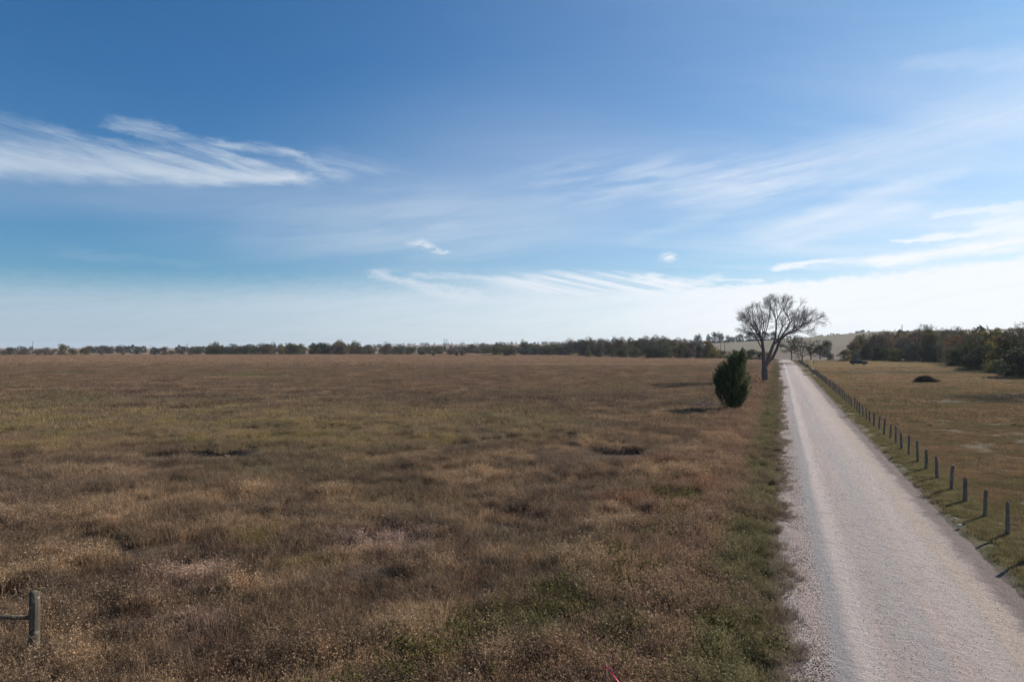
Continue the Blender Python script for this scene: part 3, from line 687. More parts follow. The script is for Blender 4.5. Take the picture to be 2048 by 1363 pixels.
# prototypes: (trunk, crown, nominal height, nominal width)
PR = {
    'round': [(*leafy(21, 10, 9, 22, 5600, 0.45, -0.02), 10, 9), (*leafy(22, 10, 8, 20, 5200, 0.45, -0.02), 10, 8), (*leafy(23, 10, 10, 26, 6000, 0.45, 0.02), 10, 10)],
    'tall': [(*leafy(31, 12, 7, 22, 5200, 0.42, 0.02), 12, 7), (*leafy(32, 12, 8, 22, 5200, 0.42, 0.06), 12, 8)],
    'bush': [(*leafy(41, 5, 6, 14, 3400, 0.28, 0.0, gap=0.3), 5, 6), (*leafy(42, 5, 5, 12, 3000, 0.28, 0.0, gap=0.3), 5, 5)],
    'twig': [(*leafy(51, 10, 8, 24, 7500, 0.42, 0.0, 'twig', 0.3), 10, 8), (*leafy(52, 10, 9, 26, 7500, 0.42, 0.05, 'twig', 0.3), 10, 9)],
}
_used = {}
def put_tree(kind, u, D, H, Wm, pal, label, cat='tree', group=None, name=None, var=None, rs=random.Random(77)):
    """a tree of height H and width Wm at distance D; the first of each prototype is built, the others are copies"""
    var = rs.randrange(len(PR[kind])) if var is None else var
    tm, cm, h0, w0 = PR[kind][var]; x, y, z = at(u, D)
    sc = (Wm / w0, Wm / w0, H / h0); rz = rs.uniform(0, 6.28)
    c = PAL[pal]; j = rs.uniform(0.85, 1.18); c = (c[0] * j * rs.uniform(.92, 1.08), c[1] * j, c[2] * j * rs.uniform(.9, 1.1))
    key = (kind, var)
    nm = name or {'round': 'broadleaf_tree', 'tall': 'broadleaf_tree', 'bush': 'shrub', 'twig': 'leafless_tree'}[kind]
    if key not in _used:
        t = tree(nm, (tm, cm), (x, y, z - 0.1), rz, sc, c, label, cat, group); _used[key] = t
    else:
        t = copy_tree(_used[key], (x, y, z - 0.1), rz, sc); t.name = nm
        for k in ('group',):
            if k in t: del t[k]
        tag(t, label, cat, group); [setattr(ch, 'color', (*c, 1)) for ch in t.children if ch.name.startswith('crown')]
    return t
def row(zone, us, D, H, Wd, kinds, pals, group, seed, dj=0.05, hj=0.15, uj=6, catmap=None):
    rs = random.Random(seed)
    for i, u in enumerate(us):
        f = i / max(1, len(us) - 1); d = (D[0] + (D[1] - D[0]) * f) * (1 + rs.uniform(-dj, dj)) if len(D) == 2 else float(np.interp(u, D[0::2], D[1::2])) * (1 + rs.uniform(-dj, dj))
        hh = (H[0] + (H[1] - H[0]) * f) * (1 + rs.uniform(-hj, hj)) if len(H) == 2 else float(np.interp(u, H[0::2], H[1::2])) * (1 + rs.uniform(-hj, hj))
        k = rs.choice(kinds); p = rs.choice(pals)
        if k == 'twig': p = rs.choice(['grey', 'brown'])
        word = {'round': 'rounded tree', 'tall': 'tall narrow tree', 'bush': 'leafy shrub', 'twig': 'tree'}[k]
        put_tree(k, u + rs.uniform(-uj, uj), d, hh, hh * rs.uniform(*Wd), p, '%s %s %s' % (PALW[p], word, zone), 'shrub' if k == 'bush' else 'tree', group)

# right-hand wood behind the pasture
def zR(u):
    if u < 1745: return 'behind the pickup'
    if u < 1815: return 'between pickup and brush pile'
    if u < 1885: return 'beyond the brush pile'
    if u < 1975: return 'right of the brush pile'
    return 'at the right edge of the view'
def zL(u):
    if u < 500: return 'at the left end of the dark wood'
    if u < 620: return 'in the middle of the dark wood'
    return 'at the right end of the dark wood'
def zM(u):
    if u < 860: return 'right of the dark wood'
    if u < 1010: return 'behind the pale sand mounds'
    return 'between sand mounds and tall wood'
def zT(u):
    if u < 1260: return 'at the left of the tall wood'
    if u < 1350: return 'in the middle of the tall wood'
    return 'at the hill end of the tall wood'
def rowz(prefix, zf, us, D, H, Wd, kinds, pals, group, seed, dj=0.05, hj=0.24, uj=10, skip=0.0):
    rs = random.Random(seed)
    for u in us:
        u2 = u + rs.uniform(-uj, uj)
        if rs.random() < skip: continue
        d = float(np.interp(u2, D[0::2], D[1::2])) * (1 + rs.uniform(-dj, dj)); hh = float(np.interp(u2, H[0::2], H[1::2])) * (1 + rs.uniform(-hj, hj))
        k = rs.choice(kinds); p = rs.choice(pals)
        if k == 'twig': p = rs.choice(['grey', 'brown'])
        word = {'round': 'rounded tree', 'tall': 'tall tree', 'bush': 'shrub', 'twig': 'bare tree'}[k]
        pw = {'grey': 'grey', 'brown': 'brown'}.get(p, PALW[p])
        put_tree(k, u2, d, hh, hh * rs.uniform(*Wd), p, ('%s %s %s %s' % (pw, word, prefix, zf(u2))).replace('  ', ' '), 'shrub' if k == 'bush' else 'tree', group, rs=rs)
GR = 'trees of the right-hand wood'
DB = [1670, 318, 1800, 305, 1889, 262, 1935, 205, 1979, 180, 2046, 146, 2120, 140]     # front edge of the wood
sh = lambda d, k: [v + (d if i % 2 else 0) for i, v in enumerate(k)]
rowz('in front row', zR, range(1668, 1990, 21), sh(4, DB), [1668, 5, 1700, 7.0, 1780, 8, 1889, 8.5, 2000, 7], (0.8, 1.1), ['round', 'round', 'twig', 'bush', 'round'], ['olive', 'green', 'dark', 'sage', 'yellow', 'green'], GR, 1, hj=0.16)
rowz('in middle row', zR, range(1700, 2075, 19), sh(24, DB), [1690, 10.5, 1740, 13.5, 1850, 14.3, 1950, 12.0, 2060, 9.6], (0.65, 0.95), ['tall', 'round', 'tall', 'twig', 'round'], ['dark', 'green', 'olive', 'dark', 'brown', 'rust'], GR, 2, hj=0.10, uj=7)
rowz('in back row', zR, range(1730, 2085, 17), sh(55, DB), [1710, 13.5, 1740, 16.0, 1805, 17.6, 1870, 17.4, 1960, 14.8, 2060, 12.4], (0.6, 0.85), ['tall', 'twig', 'round', 'twig', 'tall'], ['dark', 'green', 'brown', 'grey', 'yellow'], GR, 3, hj=0.07, uj=6)
put_tree('round', 1957, 186, 7.6, 8.2, 'dark', 'dark green shrubby tree jutting into the pasture, tinged yellow at its right', group=None, var=0)
put_tree('round', 1975, 192, 8.5, 6.0, 'yellow', 'yellowing tree with thin foliage just behind the dark shrubby tree', group=None, var=1)
put_tree('bush', 2040, 143, 7.0, 10.5, 'dark', 'large dark green thicket at the right edge with its foot in shade', 'shrub', var=0, name='thicket')
put_tree('bush', 2003, 160, 4.8, 6.5, 'olive', 'low olive thicket between dark shrubby tree and right edge thicket', 'shrub', var=1, name='thicket')
put_tree('bush', 2080, 138, 7.0, 9.5, 'green', 'tall green thicket cut by the right edge of the view', 'shrub', var=0, name='thicket')
put_tree('bush', 1905, 236, 2.6, 6.0, 'sage', 'pale grey-green low willow shrub at foot of the wood', 'shrub', var=1)
put_tree('bush', 1790, 295, 6.6, 7.5, 'yellow', 'bright yellow-green bushy tree at the front of wood, right of pickup', 'tree', var=0, name='broadleaf_tree')

# tall wood left of the bare tree
GT = 'trees of the tall wood beyond the left field'
rowz('in front', zT, range(1182, 1445, 18), [1180, 445, 1300, 412, 1440, 395], [1180, 7, 1250, 8, 1310, 8.5, 1440, 7.5], (0.8, 1.1), ['round', 'twig', 'bush', 'round'], ['olive', 'green', 'dark', 'yellow'], GT, 4)
rowz('behind', zT, range(1185, 1400, 13), [1180, 500, 1400, 460], [1180, 12.0, 1250, 14.0, 1330, 14.8, 1400, 12.0], (0.65, 0.9), ['twig', 'twig', 'tall', 'twig'], ['grey', 'olive', 'brown'], GT, 5, hj=0.09)
rowz('farthest back', zT, range(1190, 1360, 15), [1180, 560, 1400, 520], [1180, 13.0, 1250, 16.0, 1340, 15.8, 1400, 11.0], (0.65, 0.9), ['twig', 'twig', 'round'], ['grey', 'brown'], GT, 55, hj=0.07)
put_tree('round', 1330, 402, 10.6, 9.5, 'green', 'large leafy green tree with yellow top, left of a pair at field edge', var=2)
put_tree('round', 1361, 400, 11.2, 9.5, 'olive', 'large leafy tree with yellow-green rim, right of a pair at field edge', var=0)
put_tree('bush', 1398, 398, 10.2, 5.0, 'blue', 'narrow near-black evergreen at the end of the tall wood', var=0, name='evergreen_tree')
put_tree('round', 1418, 405, 12.3, 11.0, 'rust', 'orange tinged tree at the hill end of the tall wood', var=1)
put_tree('round', 1427, 396, 7.5, 8.0, 'yellow', 'low yellow tree below the orange tinged one at field edge', 'tree', var=2)
put_tree('round', 1270, 415, 8.0, 7.0, 'green', 'rounded green tree left of the leafy pair at the field edge', var=0)
put_tree('tall', 1250, 425, 10.0, 8.0, 'olive', 'olive tree standing above its neighbours left of the leafy pair', var=0)

# low trees in the middle distance
GM = 'low trees far across the left field'
rowz('in near line', zM, range(722, 1185, 20), [720, 600, 950, 590, 1185, 520], [720, 5.0, 900, 4.5, 1010, 7.5, 1185, 8], (1.3, 2.1), ['bush', 'round', 'bush', 'twig'], ['dark', 'green', 'olive', 'blue'], GM, 6)
rowz('in far line', zM, range(720, 1190, 12), [720, 760, 1185, 640], [720, 11, 790, 9, 860, 9, 1030, 11.5, 1185, 14], (0.95, 1.7), ['round', 'twig', 'tall', 'twig'], ['dark', 'green', 'grey', 'brown', 'olive'], GM, 7)
put_tree('bush', 867, 505, 3.0, 3.2, 'blue', 'small dark cedar alone in front of the far trees, left of mounds', var=0, name='cedar_shrub')
put_tree('bush', 913, 500, 3.6, 3.6, 'blue', 'small dark cedar just left of the pale sand mounds', var=1, name='cedar_shrub')
put_tree('bush', 925, 515, 4.0, 3.2, 'dark', 'taller small cedar touching the left foot of the sand mounds', var=0, name='cedar_shrub')
put_tree('bush', 1013, 490, 4.8, 4.4, 'blue', 'dark cedar just right of the pale sand mounds', var=0, name='cedar_shrub')
put_tree('twig', 772, 640, 12.6, 12.0, 'brown', 'wide leafless tree rising above the low trees right of dark wood', var=1)
put_tree('round', 1048, 640, 14.5, 9.5, 'dark', 'tallest dark tree above the far line, right of sand mounds', var=2)
put_tree('round', 945, 680, 12.0, 10.0, 'dark', 'dark spreading tree above the far line behind the sand mounds', var=0)
# dark wood on the left
GL = 'trees of the dark wood on the left'
rowz('in front row', zL, range(402, 722, 17), [400, 640, 720, 610], [400, 6.5, 470, 9.0, 600, 10.0, 720, 9.5], (1.1, 1.7), ['round', 'round', 'twig', 'bush', 'round'], ['dark', 'green', 'dark', 'blue', 'brown'], GL, 8)
rowz('in back row', zL, range(425, 722, 17), [400, 700, 720, 670], [400, 10.0, 470, 11.5, 600, 12.8, 720, 11.5], (0.95, 1.4), ['round', 'tall', 'twig', 'round'], ['dark', 'green', 'olive', 'brown'], GL, 9)
put_tree('twig', 432, 650, 13.6, 10.0, 'brown', 'taller thin tree standing above the left end of the dark wood', var=0)
put_tree('round', 562, 630, 11.8, 8.0, 'yellow', 'yellowing tree in the middle of the dark wood', var=0)
# scattered trees at the far left
for (u, D, H, Wd, k, p, lab) in (
    (6, 780, 6, 9, 'round', 'brown', 'low brownish tree at the left edge of the horizon'),
    (20, 790, 10.5, 16, 'round', 'dark', 'dark rounded tree second from the left edge of the horizon'),
    (42, 760, 5.5, 12, 'bush', 'brown', 'low brown scrub left of the tall mast'),
    (52, 800, 8.5, 16, 'round', 'brown', 'broad brown tree just left of the tall mast'),
    (76, 720, 7.5, 10, 'twig', 'grey', 'pale grey bare shrub just right of the tall mast'),
    (92, 700, 9.5, 11, 'twig', 'grey', 'thin grey bare tree left of the tall olive bush'),
    (103, 690, 6.0, 9, 'twig', 'grey', 'short grey bare shrub touching the tall olive bush'),
    (125, 600, 11.8, 12.5, 'round', 'olive', 'tallest olive bushy tree of the far left group'),
    (146, 610, 8.3, 9, 'twig', 'brown', 'thin brown tree between the two olive bushy trees'),
    (171, 590, 8.8, 9.5, 'round', 'olive', 'rounded olive bush, rightmost of the far left group'),
    (204, 900, 8.0, 13, 'twig', 'brown', 'low brown tree left of the grey crowned tree'),
    (219, 940, 10.5, 16, 'round', 'dark', 'dark low tree in the gap left of the grey crowned tree'),
    (243, 900, 13.0, 16, 'twig', 'grey', 'grey bare tree with pointed crown on the left horizon'),
    (276, 880, 7.0, 12, 'bush', 'dark', 'small dark shrub alone right of the grey bare tree'),
    (202, 600, 2.6, 4.0, 'bush', 'brown', 'tiny brown shrub in the field below the horizon trees'),
    (247, 590, 2.2, 3.0, 'bush', 'dark', 'tiny dark shrub in the field left of the mushroom shaped tree'),
    (310, 760, 10.2, 12, 'round', 'dark', 'left half of the mushroom shaped dark crowned pair'),
    (328, 765, 10.6, 14, 'round', 'brown', 'right half of the mushroom shaped dark crowned pair'),
    (342, 620, 4.6, 10, 'bush', 'olive', 'low olive shrub right of the mushroom shaped pair'),
    (362, 650, 6.6, 11, 'twig', 'brown', 'brown bare shrub between mushroom shaped pair and dark wood'),
    (384, 650, 7.2, 11, 'round', 'brown', 'low brown tree just left of the dark wood')):
    put_tree(k, u, D, H, Wd, p, lab)
# ridge on the right: farmstead trees
for (u, D, H, Wd, k, p, lab) in (
    (1370, 1080, 12, 9, 'round', 'blue', 'small pointed dark tree peeping over the tall wood'),
    (1396, 1080, 17.5, 13, 'round', 'blue', 'near-black rounded tree peeping over the orange tinged tree, left one'),
    (1417, 1080, 16.5, 9, 'round', 'dark', 'small dark tree on the ridge between two larger dark ones'),
    (1430, 1060, 19.5, 14, 'round', 'blue', 'left half of the big near-black tree on the ridge'),
    (1440, 1065, 18.5, 13, 'round', 'blue', 'right half of the big near-black tree on the ridge'),
    (1456, 1080, 13.5, 10, 'twig', 'grey', 'thin grey tree on the ridge beside the big dark one'),
    (1464, 1080, 10, 14, 'round', 'blue', 'low dark tree on the ridge left of the farm shed'),
    (1479, 1090, 15, 18, 'round', 'olive', 'olive rounded tree behind the farm shed'),
    (1499, 1100, 18, 19, 'round', 'blue', 'dark broad tree behind left half of the farm shed'),
    (1515, 1100, 16, 17, 'round', 'blue', 'dark tree behind middle of the farm shed'),
    (1531, 1100, 17, 18, 'round', 'blue', 'dark tree behind right half of the farm shed'),
    (1547, 1100, 16, 16, 'round', 'dark', 'dark tree at the right end of the farm shed'),
    (1650, 520, 8.5, 7.5, 'bush', 'blue', 'dark bluish cedar on the hillside right of the spreading bare trees'),
    (1640, 560, 9.0, 8.0, 'round', 'dark', 'dark tree half hidden behind the spreading bare trees'),
    (1656, 545, 12.0, 6.0, 'twig', 'grey', 'thin grey tree behind the bluish cedar'),
    (1700, 1180, 5.0, 13, 'bush', 'dark', 'left of the small dark shrubs on the far ridge crest'),
    (1712, 1180, 7.5, 10, 'bush', 'blue', 'middle of the small dark shrubs on the far ridge crest'),
    (1724, 1180, 9.5, 14, 'round', 'dark', 'rounded tree on the far ridge crest beside the right-hand wood')):
    put_tree(k, u, D, H, Wd, p, lab)
# hedge left of the end of the road
for (u, D, H, Wd, k, p, lab) in (
    (1452, 372, 3.0, 5.5, 'bush', 'yellow', 'low yellowish shrub left of the hedge by the road end'),
    (1468, 360, 4.0, 6.0, 'bush', 'dark', 'dark shrub in hedge just behind the cedar top'),
    (1485, 350, 5.4, 6.5, 'bush', 'green', 'green shrub in hedge between cedar and bare tree'),
    (1503, 345, 6.0, 7.5, 'bush', 'dark', 'tall dark shrub in hedge left of the forked trunk'),
    (1520, 348, 5.6, 6.5, 'bush', 'dark', 'dark shrub in hedge directly behind the forked trunk'),
    (1535, 355, 4.4, 6.0, 'bush', 'rust', 'rust tinged shrub at the road end of the hedge')):
    put_tree(k, u, D, H, Wd, p, lab, 'shrub')

# the two spreading trees where the road ends
b1 = bare(61, 11.5, 13.5, 3.4, 1700); b2 = bare(62, 11.0, 16.0, 2.8, 2000)
x, y, z = at(1583, 345); tree('bare_tree', b1, (x, y, z), 0.4, (1.15, 1.15, 1.2), (0.075, 0.058, 0.045), 'bare tree with an upright trunk left of the far gate', part='branches')
x, y, z = at(1604, 282); tree('bare_tree', b2, (x, y, z - 0.2), 2.0, (0.9, 0.9, 0.85), (0.075, 0.058, 0.045), 'low spreading tree with bent trunk overhanging the far gate', part='branches')
x, y, z = at(1622, 330); t_ = copy_tree(bpy.data.objects['bare_tree.002'], (x, y, z - 0.2), 4.1, (1.2, 1.2, 1.12)); tag(t_, 'bare grey tree behind the far gate, rightmost of the road end trees', 'tree')
x, y, z = at(1640, 345); t_ = copy_tree(bpy.data.objects['bare_tree.001'], (x, y, z - 0.2), 1.1, (0.95, 0.95, 1.0)); tag(t_, 'slender bare tree at the right flank of the road end trees', 'tree')

# the wooded rises on the horizon: one mass
def crest_hedge():
    rs = np.random.RandomState(19); Cs = []
    for u in np.arange(1655, 1830, 1.1):
        D = 1190 + 8 * math.sin(u * 0.3); x, y, z = at(u, D); h = 1.6 + 2.2 * float(fbm(u * 0.06, 1.0, 3))
        q = rs.normal(size=(16, 3)) * np.array([0.9, 1.0, h * 0.35]); q[:, 2] = np.abs(q[:, 2]); Cs.append(q + np.array([x, y, z + 0.2]))
    C = np.concatenate(Cs); V, Q = cards(rs, C, 1.2, 0.8)
    o = link('hedge', mk_mesh('hedge', V, Q, attr={'tone': np.repeat(rs.rand(len(C)), 4)}), CROWN); o.color = (0.045, 0.050, 0.040, 1)
    tag(o, 'thin dark hedge running along the crest of the far ridge', 'hedge', kind='stuff')
crest_hedge()
def far_wood():
    rs = np.random.RandomState(9); Cs = []; 
    for k in range(2600):
        az = math.radians(rs.uniform(-42, 44)); r = rs.uniform(1500, 3600) if rs.rand() < 0.75 else rs.uniform(1150, 1600)
        if az > math.radians(9) and r < 1500: continue
        if az < math.radians(-12) and fbm(az * 30, 3.0, 2) < 0.38: continue
        x, y = r * math.sin(az), r * math.cos(az)
        if fbm(x / 240 + 5, y / 240, 3) < 0.42: continue
        m = 26; h = rs.uniform(8, 13); w = rs.uniform(7, 13)
        q = rs.normal(size=(m, 3)); q /= np.linalg.norm(q, axis=1)[:, None]; q *= np.array([w / 2, w / 2, h / 2]) * rs.uniform(0.7, 1, (m, 1))
        Cs.append(q + np.array([x, y, gz(x, y) + h * 0.45]))
    C = np.concatenate(Cs); V, Q = cards(rs, C, 4.2, 0.8)
    tone = np.repeat(rs.rand(len(C)), 4); o = link('distant_wood', mk_mesh('distant_wood', V, Q, attr={'tone': tone}), CROWN); o.color = (0.055, 0.055, 0.038, 1)
    tag(o, 'dark woods covering the far rises along the whole horizon', 'wood', kind='stuff')
far_wood()

# ------------------------------------------------------------------ the cedar in front of the bare tree
def cedar():
    rs = np.random.RandomState(8); x, y, z = at(1462, 73.5)
    C = []; tone = []; dirs = []; T = MB()
    T.tube([(0, 0, -0.3), (0.05, 0, 1.2), (0.25, 0, 3.2), (0.6, 0.0, 5.0)], [0.13, 0.11, 0.07, 0.03], 7)
    T.tube([(0.0, 0, 0.4), (-0.25, 0.1, 1.5), (-0.6, 0.1, 3.2)], [0.09, 0.07, 0.03], 6)
    for k in range(330):
        f = rs.uniform(0.02, 1) ** 0.9; h = 0.45 + 5.3 * f; an = rs.uniform(0, 2 * math.pi)
        lo_ = float(np.interp(h, [0, .2, .83, 1.9, 2.7, 3.7, 4.26, 4.9, 5.7, 6], [-.3, -.4, -.8, -1.6, -1.95, -1.75, -1.3, -.1, .55, 0.9]))
        hi_ = float(np.interp(h, [0, .2, .83, 1.9, 2.7, 3.7, 4.26, 4.9, 5.7, 6], [.3, .6, 1.3, 1.85, 1.9, 1.75, 1.75, 1.65, 1.45, 1.1]))
        cx = (lo_ + hi_) / 2; rad = (hi_ - lo_) / 2 * 0.86
        r = rad * rs.uniform(0.3, 1.0); p = np.array([cx + math.cos(an) * r, math.sin(an) * min(r, 1.9), h - 0.35])
        d = np.array([math.cos(an) * 0.70, math.sin(an) * 0.70, 1.0 + 0.9 * f]); d /= np.linalg.norm(d); L = rs.uniform(0.7, 1.6) * (1.1 - 0.2 * f)
        m = 135; tt = rs.rand(m); w = 0.15 * (1 - tt * 0.8) + 0.015
        q = p + d * (tt * L)[:, None] + rs.normal(0, 1, (m, 3)) * w[:, None]
        C.append(q); tone.append(np.clip(0.25 + 0.5 * tt + rs.uniform(-.15, .15), 0, 1))
        T.tube([np.array([0.1 + 0.5 * f * 0.9, 0, max(0.2, h - 0.7)]), p, p + d * L * 0.8], [0.03, 0.018, 0.006], 3, False)
    C = np.concatenate(C); tone = np.concatenate(tone); V, Q = cards(rs, C, 0.15, 0.5)
    t = tree('cedar_tree', (T.mesh('trunk'), mk_mesh('crown', V, Q, attr={'tone': np.repeat(tone, 4)})), (x, y, z), 0, (0.96, 1.0, 1.03), (0.068, 0.094, 0.042),
             'dense dark green cedar tree with pointed lopsided top beside the road', 'tree')
cedar()

# ------------------------------------------------------------------ fence along the right of the road
WOOD = mat_wood('weathered_post', (0.080, 0.062, 0.049), (0.235, 0.190, 0.155)); WOOD2 = mat_wood('lichen_post', (0.050, 0.040, 0.031), (0.135, 0.115, 0.088), (0.19, 0.18, 0.12))
WIRE = mat_plain('rusty_wire', (0.08, 0.06, 0.05), 0.6, 0.4, 0.6)
def post_mesh(seed, h, r, lean):
    rs = np.random.RandomState(seed); b = MB(); zs = np.array([-0.35, 0.0, 0.35 * h, 0.7 * h, h - 0.03, h]); rr = r * np.array([1.12, 1.1, 1.03, 0.97, 0.94, 0.80])
    P = np.stack([lean[0] * zs + rs.normal(0, 0.008, 6), lean[1] * zs + rs.normal(0, 0.008, 6), zs], 1); b.tube(P, rr * rs.uniform(0.95, 1.05, 6), 9); return b.mesh('post', True)
def roadside_fence():
    rs = random.Random(4); ft = 7.72
    root = empty('wire_fence', (*road_xy(29.9, ft), 0)); root.location.z = gz(*road_xy(29.9, ft)); base = Vector(root.location)
    tag(root, 'long fence of weathered round wooden posts and wire along the right side of the road', 'fence')
    meshes = [post_mesh(100 + i, 1.27, rs.uniform(0.068, 0.088), (rs.uniform(-.055, .055), rs.uniform(-.055, .055))) for i in range(9)]
    tops = []; s = 29.9 - 2.9 * 3; k = 0; extra = MB()
    while s < 312:
        tt = ft + rs.uniform(-.05, .05) + float(bend(s)); x, y = road_xy(s, tt); z = gz(x, y); hz = rs.uniform(0.88, 1.08)
        o = link('post', meshes[k % 9], WOOD, root); o.location = Vector((x, y, z)) - base; o.rotation_euler = (0, 0, rs.uniform(0, 6)); o.scale = (1, 1, hz)
        tops.append((x, y, z)); s += rs.uniform(2.72, 2.98); k += 1
    for wh in (0.35, 0.62, 0.88, 1.12):
        b = MB(); P = np.array(tops) + np.array([0.085 * -CT, 0.085 * ST, wh]) - np.array(base); b.tube(P, 0.0035, 3, False); b.build('wire', WIRE, root)
    return tops
tops = roadside_fence()

# corner brace post at the lower left
def corner_brace():
    x, y, z = at(72, 15.2)
    r = empty('brace_fence', (x, y, z)); tag(r, 'thick weathered corner post with a horizontal brace rail at the lower left', 'fence')
    link('post', post_mesh(7, 1.52, 0.108, (0.012, 0.0)), WOOD2, r)
    rail = MB(); rail.tube([(-0.06, 0.02, 0.93), (-1.2, 0.1, 0.92), (-2.5, 0.2, 0.93)], [0.055, 0.052, 0.05], 8); rail.build('rail', WOOD2, r, True)
    p2 = link('post', post_mesh(8, 1.45, 0.10, (-0.01, 0)), WOOD2, r); p2.location = (-2.58, 0.2, 0)
    w = MB(); w.tube([(-0.1, 0.0, 1.3), (-2.5, 0.18, 0.15)], 0.003, 3); w.build('wire', WIRE, r)
corner_brace()

# ------------------------------------------------------------------ marker stakes
ORANGE = mat_plain('orange_tape', (0.75, 0.32, 0.16), 0.5, 0.3, 0, 0.1); PINK = mat_plain('pink_tape', (0.80, 0.055, 0.16), 0.4, 0.4, 0, 0.08); LATH = mat_wood('wood_lath', (0.16, 0.085, 0.055), (0.30, 0.20, 0.14))
def ribbon(pts, w, rs):
    b = MB(); pts = np.array(pts, float); n = len(pts); V = []
    for i, p in enumerate(pts):
        a = i * 0.5; d = np.array([math.cos(a), math.sin(a) * 0.6, 0.35]) * w / 2; V += [p - d, p + d]
    k = b.addv(V)
    for i in range(n - 1): b.Q.append((k + 2 * i, k + 2 * i + 1, k + 2 * i + 3, k + 2 * i + 2))
    return b
def stakes():
    rs = random.Random(2)
    for (u, D, lab) in ((1518.5, 132, 'farthest survey stake with orange tape at the foot of the bare tree'), (1514.5, 118, 'middle one of three survey stakes flagged with orange tape'), (1512.5, 106, 'nearest of three survey stakes with orange tape between cedar and road')):
        x, y, z = at(u, D); r = empty('survey_stake', (x, y, z)); tag(r, lab, 'survey stake', 'orange flagged survey stakes')
        b = MB(); b.box((0, 0, 0.5), (0.09, 0.03, 1.3)); b.build('lath', LATH, r)
        b = MB(); b.box((0, 0, 0.98), (0.15, 0.08, 0.40)); b.prism([(0.0, 0.8), (0.16, 0.78), (0.24, 0.35), (0.14, 0.30), (0.02, 0.74)], -0.06, -0.04); b.build('tape', ORANGE, r)
    x, y, z = at(1211, 12.7); r = empty('survey_stake', (x, y, z)); tag(r, 'thin brown lath stake with a long pink ribbon in the foreground grass', 'survey stake')
    b = MB(); b.box((0, 0, 0.45), (0.045, 0.018, 1.4)); b.build('lath', LATH, r)
    q = MB(); q.box((0, 0, 1.10), (0.052, 0.026, 0.035)); q.build('knot', PINK, r)
    b = ribbon([(0.02, -0.02, 1.12), (0.09, -0.03, 1.06), (0.14, -0.06, 0.97), (0.21, -0.08, 0.88), (0.28, -0.10, 0.80), (0.36, -0.12, 0.74), (0.42, -0.14, 0.66), (0.45, -0.16, 0.56), (0.47, -0.17, 0.46)], 0.028, rs); b.build('ribbon', PINK, r)
stakes()

